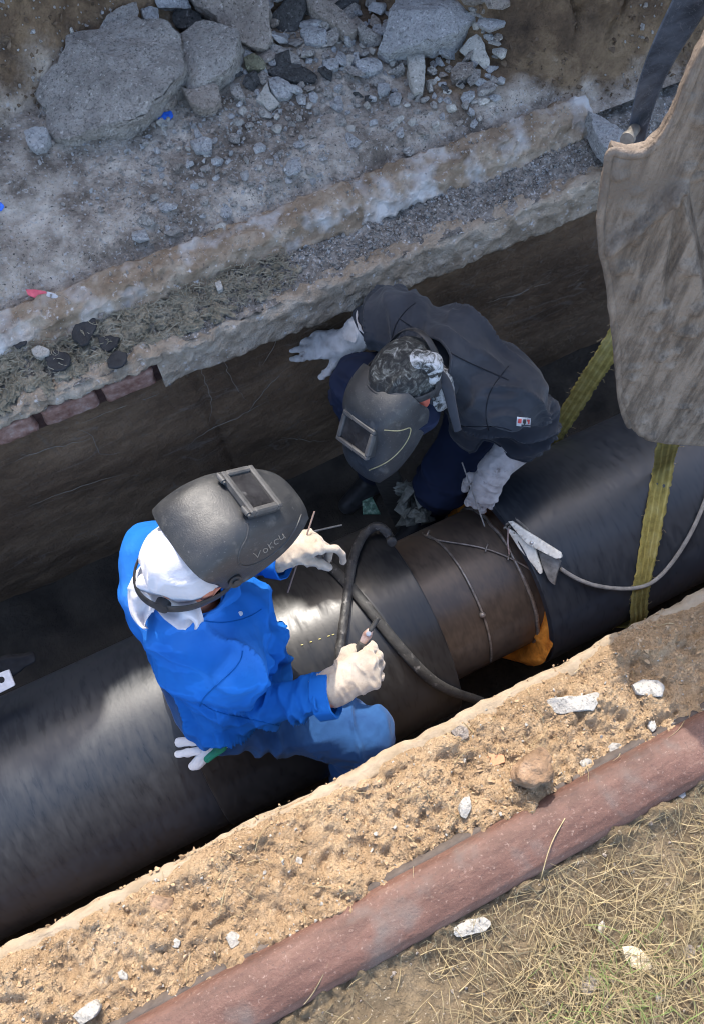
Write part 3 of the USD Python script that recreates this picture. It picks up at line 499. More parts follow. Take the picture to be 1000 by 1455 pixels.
# ------------------------------------------------------------------ on the pipes: wires, hoses, clamp
def pipe_path(pxs, r, n=60): return path_pts([on_pipe(a, b, r) for a, b in pxs], n)
wl = thing('alarm_wire', 'thin wire bent down across the bare steel with a small knob on it', 'wire', on_pipe(660, 830, SR + .004))
obj('wire', tube(pipe_path([(606, 760), (628, 775), (652, 805), (672, 842), (688, 880), (696, 912), (697, 940)], SR + .005), .0034, 8), 'weld_wire', wl, smooth=True)
k = on_pipe(685, 874, SR + .007); obj('knob', trimesh.creation.icosphere(2, .0095).apply_translation(k), 'weld_wire', wl, smooth=True)
w2 = pipe_path([(600, 757), (616, 766), (650, 772), (690, 780), (722, 792), (748, 806), (762, 816)], SR + .006)
pr = obj('alarm_wire', tube(w2, .0028, 8), 'weld_wire', smooth=True, label='thin wire lying along the top of the bare steel towards the clamp', category=None)[0] if False else None
a = thing('alarm_wire', 'thin wire lying along the top of the bare steel towards the clamp', 'wire', w2[30]); obj('wire', tube(w2, .0028, 8), 'weld_wire', a, smooth=True)
ties = [on_pipe(u_, v_, SR + .005) for u_, v_ in ((607, 759), (690, 779), (722, 791))]
for tpt in ties: obj('tie', tube(np.array([tpt + [-.008, -.010, .004], tpt + [0, 0, .006], tpt + [.010, .008, .003]]), .0028, 6), 'weld_wire', a, smooth=True)
def taped(P, r, seed):
    s = np.arange(len(P)); return tube(P, r * (1 + .035 * np.sign(np.sin(s * .55 + 4 * noise(np.stack([s * .1, s * 0, s * 0], 1), seed))) + .10 * (noise(np.stack([s * .45, s * 0, s * 0 + 4.], 1), seed) - .5)), 14)
hp = [on_pipe(556, 770, GR + .012), on_pipe(549, 757, GR + .014) + [0, 0, .004], on_pipe(538, 750, GR + .03) + [0, 0, .010], on_pipe(524, 753, GR + .03), on_pipe(508, 775, GR + .022), on_pipe(499, 805, GR + .016), on_pipe(493, 850, GR + .013), on_pipe(486, 905, GR + .013), on_pipe(483, 935, GR + .02), on_pipe(486, 965, GR + .03)]
h1 = thing('welding_cable', 'black taped cable looping up over the sleeve beside the gloved fist', 'cable', hp[5])
obj('cable', taped(path_pts(hp, 150), .0138, 3), 'taped_rubber', h1, smooth=True)
fp = [(440, 784), (455, 793), (480, 815), (508, 846), (535, 880), (560, 911), (590, 945), (618, 970), (645, 984), (672, 993)]
FP = [on_pipe(a_, b_, GR + .010) for a_, b_ in fp] + [on_pipe(690, 1003, GR + .010)]
h2 = thing('flat_hose', 'grey flat hose crossing diagonally under the taped cable down the sleeve', 'hose', FP[4])
Pn = path_pts(FP, 120); Nn = np.stack([0 * Pn[:, 0], Pn[:, 1] - PY, Pn[:, 2] - PZ], 1)
obj('hose', tube(Pn, .0155, 14, flat=(Nn, .62)), 'cable_grey' if False else 'black_rubber', h2, smooth=True)
ec = [on_pipe(796, 808, PR + .012), on_pipe(815, 820, PR + .012), on_pipe(842, 831, PR + .010), on_pipe(872, 836, PR + .010), on_pipe(900, 836, PR + .014), on_pipe(922, 830, PR + .018), on_pipe(946, 810, PR + .016), on_pipe(968, 780, PR + .012), on_pipe(985, 750, PR + .010), on_pipe(1002, 710, PR + .010), on_pipe(1030, 640, PR + .010)]
e1 = thing('earth_cable', 'thin grey cable drooping from the clamp across the sling on the right pipe', 'cable', ec[3])
obj('cable', tube(path_pts(ec, 120), .0062, 10), 'cable_grey', e1, smooth=True)
# earth clamp lying at the pipe end
def on_tilt(px, py, off): return on_pipe(px, py, PR + off)
cl0 = on_tilt(757, 772, .02); cn = nrm(np.array([-.25, cl0[1] - PY, cl0[2] - PZ])); 
def plate(pxs, p0, n, th, mat_, parent, name, bend=0, bev=.002, seed=0, smooth=True, **kw):
    """plate with rounded rim cut to an outline on the plane (p0, n)"""
    a1 = nrm(np.cross(n, [0, 0, 1.])); a2 = np.cross(n, a1); P2 = np.array([[(on_plane(x, y, p0, n) - p0) @ a1, (on_plane(x, y, p0, n) - p0) @ a2] for x, y in pxs])
    m = slab2(P2, th, bev, seed, jit=0); v = p0 + m[0][:, :1] * a1 + m[0][:, 1:2] * a2 + (m[0][:, 2:] + bend * (m[0][:, :1]**2)) * n
    return obj(name, (v, m[1]), mat_, parent, smooth=smooth, **kw)
def slab2(P2, th, bev, seed, jit=.0, sub=None, rough=0, rs=30, dome=0, facets=0):
    """outline -> plate of thickness th about z = 0 with rounded, uneven rim"""
    pg = Polygon(P2).buffer(0); pg = pg if pg.geom_type == 'Polygon' else max(pg.geoms, key=lambda g_: g_.area)
    L = pg.length; n = max(16, int(L / (sub or L / 40))); pts = shapely.get_coordinates(shapely.line_interpolate_point(pg.exterior, np.arange(n) / n, normalized=True))
    if jit:
        c = np.c_[pts * rs + seed * 13.7, np.zeros(n)]; pts = pts + np.stack([noise(c, seed) - .5, noise(c + 40, seed) - .5], 1) * jit + np.stack([noise(c * 3, seed) - .5, noise(c * 3 + 40, seed) - .5], 1) * jit * .5 + np.stack([noise(c * 9, seed) - .5, noise(c * 9 + 40, seed) - .5], 1) * jit * .28
        pg = Polygon(pts).buffer(0); pg = pg if pg.geom_type == 'Polygon' else max(pg.geoms, key=lambda g_: g_.area)
    from scipy.spatial import Delaunay
    step = sub or max(L / 40, th); bev = min(bev, th * .48); ext = shapely.get_coordinates(shapely.line_interpolate_point(pg.exterior, np.arange(max(16, int(L / step))) / max(16, int(L / step)), normalized=True)); nb_ = len(ext)
    rings_ = [shapely.get_coordinates(shapely.line_interpolate_point(g_.exterior, np.arange(max(8, int(g_.exterior.length / step))) / max(8, int(g_.exterior.length / step)), normalized=True)) for q_ in (.35, 1.0) for g_ in [pg.buffer(-bev * q_)] if g_.geom_type == 'Polygon' and not g_.is_empty]
    x0_, y0_, x1_, y1_ = pg.bounds; gx, gy = np.meshgrid(np.arange(x0_, x1_, step), np.arange(y0_, y1_, step * .87)); gx = gx + (np.arange(gx.shape[0]) % 2)[:, None] * step / 2; inn = pg.buffer(-max(bev + step * .45, step * .6)); gp = np.c_[gx.ravel(), gy.ravel()]; gp = gp[shapely.contains_xy(inn, gp[:, 0], gp[:, 1])]
    p2 = np.vstack([ext] + rings_ + [gp]); tri = Delaunay(p2).simplices; cc_ = p2[tri].mean(1); tri = tri[shapely.contains_xy(Polygon(ext).buffer(1e-9), cc_[:, 0], cc_[:, 1])]
    e_a, e_b = p2[tri[:, 1]] - p2[tri[:, 0]], p2[tri[:, 2]] - p2[tri[:, 0]]; cr_ = e_a[:, 0] * e_b[:, 1] - e_a[:, 1] * e_b[:, 0]; tri = tri[np.abs(cr_) > 1e-12]; cr_ = cr_[np.abs(cr_) > 1e-12]; tri[cr_ < 0] = tri[cr_ < 0][:, ::-1]
    npt = len(p2); nr = max(1, int(th / step)); v = np.vstack([np.c_[p2, np.full(npt, th / 2)], np.c_[p2, np.full(npt, -th / 2)]] + [np.c_[ext, np.full(nb_, th / 2 - th * k_ / (nr + 1))] for k_ in range(1, nr + 1)])
    rows = [np.arange(nb_)] + [2 * npt + k_ * nb_ + np.arange(nb_) for k_ in range(nr)] + [npt + np.arange(nb_)]; F_ = [tri, tri[:, ::-1] + npt]; ccw = Polygon(ext).exterior.is_ccw
    for ra_, rb_ in zip(rows[:-1], rows[1:]):
        a1_, b1_ = np.roll(ra_, -1), np.roll(rb_, -1); q_ = np.stack([ra_, rb_, b1_, a1_], 1); q_ = q_ if ccw else q_[:, ::-1]; F_ += [q_[:, [0, 1, 2]], q_[:, [0, 2, 3]]]
    f = np.vstack(F_)
    bev = min(bev, th * .48)
    bp_ = shapely.get_coordinates(shapely.line_interpolate_point(pg.exterior, np.linspace(0, 1, 700)[:-1], normalized=True)); d = cKDTree(bp_).query(v[:, :2])[0]; top = np.abs(v[:, 2]) > th / 2 - 1e-6
    k = np.clip(1 - d / bev, 0, 1); sgn = np.sign(v[:, 2]); v[:, 2] -= np.where(top, sgn * (bev - np.sqrt(np.maximum(0, bev**2 - (k * bev)**2))), 0)
    cen = np.array(pg.centroid.coords[0])
    if dome: v[:, 2] += np.where(v[:, 2] > 0, dome * (1 - np.clip(((v[:, :2] - cen)**2).sum(1) / (pg.area / 2.2), 0, 1)), 0)
    if facets:
        rf = np.random.default_rng(seed * 7 + 1); S_ = math.sqrt(pg.area)
        for k_ in range(facets):
            a_ = rf.uniform(0, 6.283); dr = np.array([math.cos(a_), math.sin(a_)]); ext_ = ((ext - cen) @ dr).max(); st_ = ext_ * rf.uniform(.15, .8); sl_ = rf.uniform(.12, .55)
            v[:, 2] = np.where(v[:, 2] > -th * .3, np.minimum(v[:, 2], np.maximum(th / 2 - ((v[:, :2] - cen) @ dr - st_) * sl_, -th * .3)), v[:, 2])
    if rough:
        q = v * rs + seed * 7.3; v = v + np.stack([fbm(q + a_ * 31, 4, seed + a_) - .5 for a_ in range(3)], 1) * rough + np.stack([fbm(q * 5 + a_ * 31, 2, seed + a_) - .5 for a_ in range(3)], 1) * rough * .3
    return v, f
ck = thing('earth_clamp', 'cream welding earth clamp with open jaws gripping the right pipe end', 'clamp', cl0)
plate([(722, 741), (728, 740), (745, 752), (764, 764), (797, 785), (799, 792), (792, 795), (766, 782), (748, 772), (735, 757)], cl0 + cn * .008, cn, .012, 'jaw_cream', ck, 'jaw')
plate([(719, 750), (726, 752), (748, 768), (760, 778), (771, 812), (768, 817), (755, 800), (738, 780)], cl0 - cn * .006, cn, .012, 'jaw_cream', ck, 'jaw')
plate([(765, 783), (797, 796), (791, 816), (788, 832), (779, 824), (770, 803)], cl0 - cn * .012, cn, .010, 'dirty_metal', ck, 'handle')
obj('rivet', trimesh.creation.icosphere(2, .006).apply_translation(on_plane(757, 771, cl0, cn) + cn * .014), 'bright_metal', ck, smooth=True)
tp = on_plane(724, 746, cl0, cn)
for dx, dy in ((0, 0), (3, 4), (-3, 5)): obj('contact_tooth', box(on_plane(720 + dx, 745 + dy, cl0, cn), (.010, .006, .010)), 'dirty_metal', ck)
obj('braid', tube(path_pts([on_plane(722, 750, cl0, cn), on_plane(721, 765, cl0, cn), on_plane(723, 788, cl0, cn)], 20), .0028, 6), 'copper_jaw', ck, smooth=True)
obj('spring', tube(np.array([on_plane(735, 738, cl0, cn) + cn * .01 + (on_plane(752, 752, cl0, cn) - on_plane(735, 738, cl0, cn)) * s / 60 + .005 * (cn * math.sin(s * .9) + nrm(np.cross(cn, [1, 0, .4])) * math.cos(s * .9)) for s in range(61)]), .0013, 5), 'dirty_metal', ck, smooth=True)
for pts, nm, lab in (([(413, 838), (424, 808), (435, 762), (446, 728)], 'welding_electrode', 'welding rod held upright in the raised pale glove'),):
    pass

# ------------------------------------------------------------------ sling
def strap(P, N, w, th, seed, mat_, name, parent):
    P = np.asarray(P); n = len(P); T = np.gradient(P, axis=0); T /= np.linalg.norm(T, axis=1, keepdims=True); A = np.cross(T, N); A /= np.linalg.norm(A, axis=1, keepdims=True); B = np.cross(A, T)
    K = 15; s = np.r_[0, np.cumsum(np.linalg.norm(np.diff(P, axis=0), axis=1))]; u = np.linspace(-1, 1, K)
    fr = .0035 * (noise(np.stack([s * 160, s * 0 + seed, s * 0], 1), seed) - .5) * 2; fl = .0035 * (noise(np.stack([s * 160, s * 0 + seed + 9, s * 0], 1), seed) - .5) * 2
    sag = .004 * (noise(np.stack([s * 18, s * 0, s * 0 + seed], 1), 2) - .5)
    off = u[None] * w / 2 + np.where(u > .99, 1, 0)[None] * fr[:, None] + np.where(u < -.99, 1, 0)[None] * fl[:, None]
    rib = .0012 * np.cos(u * np.pi * 3)[None] + sag[:, None] * u[None] + .0008 * np.sin(s * 500)[:, None]
    top = P[:, None] + off[..., None] * A[:, None] + (th / 2 + rib)[..., None] * B[:, None]; bot = P[:, None] + off[..., None] * A[:, None] + (-th / 2 + rib)[..., None] * B[:, None]
    v = np.concatenate([top, bot[:, ::-1]], 1); m = 2 * K; v = v.reshape(-1, 3)
    i, j = np.meshgrid(np.arange(n - 1), np.arange(m), indexing='ij'); j2 = (j + 1) % m
    f = np.stack([i * m + j, i * m + j2, (i + 1) * m + j2, (i + 1) * m + j], -1).reshape(-1, 4); f = np.vstack([f[:, [0, 1, 2]], f[:, [0, 2, 3]]])
    uv = np.stack([np.tile(np.r_[u, u[::-1]] * .5 + .5, n), np.repeat(s, m) / w * .5], 1)
    base, org = str(parent[0].GetPath()), parent[1]
    usdkit.mesh(stage, numbered(base + '/' + name), (v - org, f), M[mat_], smooth=True, uv=uv)
    ex = []
    for e in range(26):                                                    # frayed threads at the edges
        i0 = RNG.integers(2, n - 2); sd = RNG.choice([-1, 1]); q0 = P[i0] + sd * w / 2 * A[i0]
        ex.append(tube(np.array([q0, q0 + sd * A[i0] * .006 + T[i0] * RNG.uniform(-.006, .006), q0 + sd * A[i0] * RNG.uniform(.008, .016) + T[i0] * RNG.uniform(-.012, .012) + B[i0] * .004]), .0007, 4))
    obj('frayed_thread', cat(*ex), 'straw', parent, kind='stuff')
sg = thing('lifting_sling', 'frayed olive yellow webbing sling around the right pipe, hung from the bucket', 'sling', (1.2, PY, -.2))
low_ = [on_pipe(a_, b_, PR + .006) for a_, b_ in ((903, 885), (908, 860), (916, 810), (925, 760), (933, 715), (941, 672))]
x0 = low_[0]; a_ = math.atan2(x0[2] - PZ, x0[1] - PY)
under = [np.array([x0[0] - .01 * k, PY + (PR + .006) * math.cos(a_ + .28 * k), PZ + (PR + .006) * math.sin(a_ + .28 * k)]) for k in range(6, 0, -1)]
q_ = low_[-1][1]; top_ = [at(947, 640, y=q_ + .02), at(951, 622, y=q_ + .03), at(968, 540, y=q_ + .08), at(990, 430, y=q_ + .14)]
P1 = path_pts(under + low_ + top_, 220); N1 = np.stack([0 * P1[:, 0], P1[:, 1] - PY, P1[:, 2] - PZ], 1); k1 = int(np.argmin(np.linalg.norm(P1 - low_[-2], axis=1))); N1 /= np.linalg.norm(N1, axis=1, keepdims=True); bl = sm(k1, k1 + 45, np.arange(220.))[:, None]; N1 = N1 * (1 - bl) + bl * nrm([-.55, -.75, .35])
strap(P1, N1, .063, .005, 3, 'sling_web', 'strap', sg)
f0, f1 = at(783, 625, y=.742), at(868, 492, y=.742)
d_ = f1 - f0; P2 = path_pts([f0 - d_ * .55, f0, f1, f1 + d_ * 1.2], 150, smooth=False); strap(P2, np.tile([-.55, -.55, .45], (150, 1)), .060, .005, 7, 'sling_web', 'strap', sg)

# ------------------------------------------------------------------ excavator bucket and its link
B0 = at(900, 620, z=.05); B1 = at(868, 205, z=.88); BH = nrm([.895, -.445, 0]); BN = nrm(np.cross(BH, B1 - B0)); BN = BN if BN @ FW < 0 else -BN; BV = np.cross(BN, BH); BV = BV if BV[2] > 0 else -BV
A2_ = np.array
def b2(px, py): d = on_plane(px, py, B0, BN) - B0; return np.array([d @ BH, d @ BV])
out = [(868, 203), (874, 207), (888, 209), (903, 208), (918, 202), (932, 191), (943, 176), (951, 160), (957, 148), (966, 126), (975, 103), (986, 78), (1000, 52), (1040, -20), (1085, -95), (1120, -95), (1120, 632), (1000, 629), (950, 627), (920, 622), (905, 614), (892, 600), (883, 585), (877, 565), (873, 520), (871, 490), (866, 450), (861, 410), (856, 372), (851, 352), (847, 320), (848, 300), (851, 270), (857, 238)]
O2 = np.array([b2(*p_) for p_ in out])
m = slab2(O2, .024, .006, 4, jit=.003, sub=.0075, rs=30); BD = nrm(_h * .32 + _r * .95)
v, f = m
ctr = v[:, :2]
def seg_d(p, a, b):
    a, b = np.asarray(a), np.asarray(b); t = np.clip(((p - a) @ (b - a)) / ((b - a) @ (b - a)), 0, 1); return np.linalg.norm(p - a - t[:, None] * (b - a), axis=1), np.sign((b - a)[0] * (p - a)[:, 1] - (b - a)[1] * (p - a)[:, 0])
W1, W2, W3 = b2(851, 353), b2(964, 262), b2(1060, 180)
A_rot = np.array([[math.cos(-.16), math.sin(-.16), 0], [-math.sin(-.16), math.cos(-.16), 0], [0, 0, 1]]); d1, s1 = seg_d(ctr, W1, W2); d2, s2 = seg_d(ctr, W2, W3)
q3 = np.c_[ctr, 0 * ctr[:, 0]]
q4 = q3 @ A_rot; nb = fbm(q4 * (20, 2.2, 1) + 3, 4, 3) - .5; nf = fbm(q4 * (38, 5, 1) + 3, 2, 6) - .5; nl = fbm(q3 * 6 + 60, 3, 9) - .5
hh = .0045 * nb + .005 * nf + .006 * nl + .10 * np.minimum(0, s1 * d1) * .35 * (s1 < 0) * np.exp(-d1 / .3) * -1 + .020 * np.exp(-(d1 / .015)**2) + .004 * (s1 < 0) * np.exp(-(d1 / .09)**2)
cr = b2(962, 270); dcr, _ = seg_d(ctr, b2(1000, 205), b2(966, 262)); dc2, _ = seg_d(ctr, b2(966, 262), b2(945, 420))
hh -= .05 * np.exp(-(dc2 / .008)**2) * .35 + .035 * sm(0, .1, ctr[:, 0] - (b2(985, 0)[0] + 0 * ctr[:, 0])) * sm(b2(0, 640)[1], b2(0, 200)[1], -ctr[:, 1] * 0 + .3) * 0
rpoly = Polygon([b2(*p_) for p_ in ((1006, 196), (967, 264), (984, 330), (1000, 420), (1080, 420), (1080, 150))])
hh -= .045 * sm(0, .012, np.where(shapely.contains_xy(rpoly, ctr[:, 0], ctr[:, 1]), cKDTree(path_pts(A2_(rpoly.exterior.coords), 1500, smooth=False)).query(ctr)[0], 0))
ds, _ = seg_d(ctr, b2(935, 560), b2(925, 608)); hh += .007 * np.exp(-(ds / .014)**4)
hh += .01 * np.exp(-((seg_d(ctr, b2(880, 570), b2(925, 420))[0]) / .05)**2) * (fbm(q3 * 60, 3, 12) - .2)
mud = np.clip(fbm(q3 * 28 + 90, 2, 15) - .60, 0, 1) * .05
v = v.copy(); edge = cKDTree(path_pts(np.vstack([O2, O2[:1]]), 4000, smooth=False)).query(ctr)[0]
v[:, 2] += np.where(v[:, 2] > 0, hh + mud, .3 * hh) * sm(.004, .016, edge)
V = B0 + v[:, :1] * BH + v[:, 1:2] * BV + v[:, 2:] * BN
bk = thing('excavator_bucket', 'mud caked excavator bucket hanging over the right pipe at the frame edge', 'bucket', B0)
obj('side_plate', (V, f), 'bucket_mud', bk, smooth=True)
rim_ = path_pts(np.array([b2(p_[0] + 4, p_[1] + 2) for p_ in [(890, 598), (880, 575), (874, 530), (872, 492), (867, 450), (862, 410), (857, 372), (851, 348), (848, 320), (848, 300), (851, 270), (857, 238), (867, 206), (876, 208), (890, 210), (905, 209), (918, 203), (932, 192), (943, 177), (951, 161), (958, 147), (966, 126), (975, 103), (986, 78), (1000, 52)]]), 160)
rim3 = B0 + rim_[:, :1] * BH + rim_[:, 1:] * BV + BN * (.010 + .003 * noise(np.c_[rim_ * 40, rim_[:, :1] * 0], 3))[:, None]; obj('rim', tube(rim3, .0065 + .003 * noise(np.c_[rim_ * 30, rim_[:, :1] * 0], 5), 10, flat=(np.tile(BN, (160, 1)), .8)), 'bucket_mud', bk, smooth=True)
# curved shell behind the plate, then the far side plate
shell = [(0, 1.62), (.55, 1.45)]
lower = O2[[16, 17, 18, 19, 20, 21, 22, 23, 24, 25, 26]]
D = .36; K = len(lower); dep = np.linspace(.02, D, 14); X, Yk = np.meshgrid(np.arange(K), dep, indexing='ij')
sv = B0 + lower[X][..., :1] * BH * .985 + lower[X][..., 1:2] * BV * .985 + .006 * BV + BD * Yk[..., None]; sv = sv + ((fbm(sv * 12, 3, 3) - .5) * .012)[..., None]
i, j = np.meshgrid(np.arange(K - 1), np.arange(13), indexing='ij'); a_ = i * 14 + j; ff = np.stack([a_, a_ + 14, a_ + 15, a_ + 1], -1).reshape(-1, 4)
obj('shell', (sv.reshape(-1, 3), np.vstack([ff[:, [0, 1, 2]], ff[:, [0, 2, 3]]])), 'bucket_steel', bk, smooth=True)
# the curved dark link bar that goes down into the bucket
lk = [(903, 203), (912, 160), (926, 112), (946, 66), (972, 18), (1004, -40)]; zz = [.62, .70, .80, .90, 1.0, 1.1]
LP = path_pts([at(a_, b_, z=z_) for (a_, b_), z_ in zip(lk, zz)], 50); ln = nrm([-.62, -.55, .35])
def bar(P, n, w, th):
    T = np.gradient(P, axis=0); T /= np.linalg.norm(T, axis=1, keepdims=True); A = np.cross(T, n); A /= np.linalg.norm(A, axis=1, keepdims=True); Bn = np.cross(A, T); b = .12
    sec = np.array([(-1, -1 + b), (-1 + b, -1), (1 - b, -1), (1, -1 + b), (1, 1 - b), (1 - b, 1), (-1 + b, 1), (-1, 1 - b)]) / 2; w = np.broadcast_to(w, len(P))
    v = P[:, None] + (sec[None, :, 0] * w[:, None])[..., None] * A[:, None] + (sec[None, :, 1] * th)[..., None] * Bn[:, None]; m = 8
    i, j = np.meshgrid(np.arange(len(P) - 1), np.arange(m), indexing='ij'); j2 = (j + 1) % m; f = np.stack([i * m + j, i * m + j2, (i + 1) * m + j2, (i + 1) * m + j], -1).reshape(-1, 4)
    v = v.reshape(-1, 3); n_ = len(v); f = np.vstack([f[:, [0, 1, 2]], f[:, [0, 2, 3]]] + [[[o_, o_ + k, o_ + k + 1]] for o_ in (0, n_ - m) for k in range(1, m - 1)]); return v, f
lb = thing('bucket_link', 'dark curved steel link bar rising from behind the bucket rim', 'link bar', LP[0])
obj('bar', bar(LP, ln, np.linspace(.034, .058, 50), .034), 'dark_steel', lb, smooth=30)
pc = at(902, 185, z=.66) + np.array([-.03, -.02, .02]); pa = nrm([-.75, -.5, .2])
def disc(c, ax, r, h, n=28): 
    m = trimesh.creation.cylinder(r, h, sections=n); m.apply_transform(trimesh.geometry.align_vectors([0, 0, 1], ax)); m.apply_translation(c); return m
obj('pin', cat(disc(pc, pa, .011, .05), disc(pc + pa * .02, pa, .014, .012)), 'dirty_metal', lb, smooth=40)

# ------------------------------------------------------------------ stones on the far ledge
def slab_stone(name, pxs, th, mat_, label, catg, tilt=None, jit=.03, rough=.02, dome=0., seed=0, zf=zfar, sink=.3, lean=.5, group=None, sub=None, rs=14, parent=None, bev=None, smooth=True, facets=0):
    """a broken slab whose outline is unprojected onto a plane between the ground and the line of sight, with real thickness"""
    c2 = np.mean(pxs, 0); c = march(*c2, zf); e = .03
    gn = nrm([(zf(c[0] - e, c[1]) - zf(c[0] + e, c[1])) / (2 * e), (zf(c[0], c[1] - e) - zf(c[0], c[1] + e)) / (2 * e), 1.]) if zf is zfar else np.array([0, 0, 1.])
    n = nrm(gn * (1 - lean) - FW * lean) if tilt is None else nrm(tilt)
    p0 = c + n * th * (.5 - sink)
    a1 = nrm(np.cross(n, [0, 1., .2])); a2 = np.cross(n, a1)
    P2 = np.array([[(on_plane(x, y, p0, n) - p0) @ a1, (on_plane(x, y, p0, n) - p0) @ a2] for x, y in pxs]); S = np.sqrt(Polygon(P2).buffer(0).area)
    m = slab2(P2, th, bev or min(th * .3, S * .05), seed, jit=jit * S, sub=sub or max(.0052, S / 32), rough=rough * S, rs=rs * .25 / max(S, .02) * .25 + 4, dome=dome * S, facets=facets)
    v = p0 + m[0][:, :1] * a1 + m[0][:, 1:2] * a2 + m[0][:, 2:] * n
    pr, _ = obj(name, (v, m[1]), mat_, parent, smooth=smooth)
    if label: data(pr, label, catg, group)
    return pr
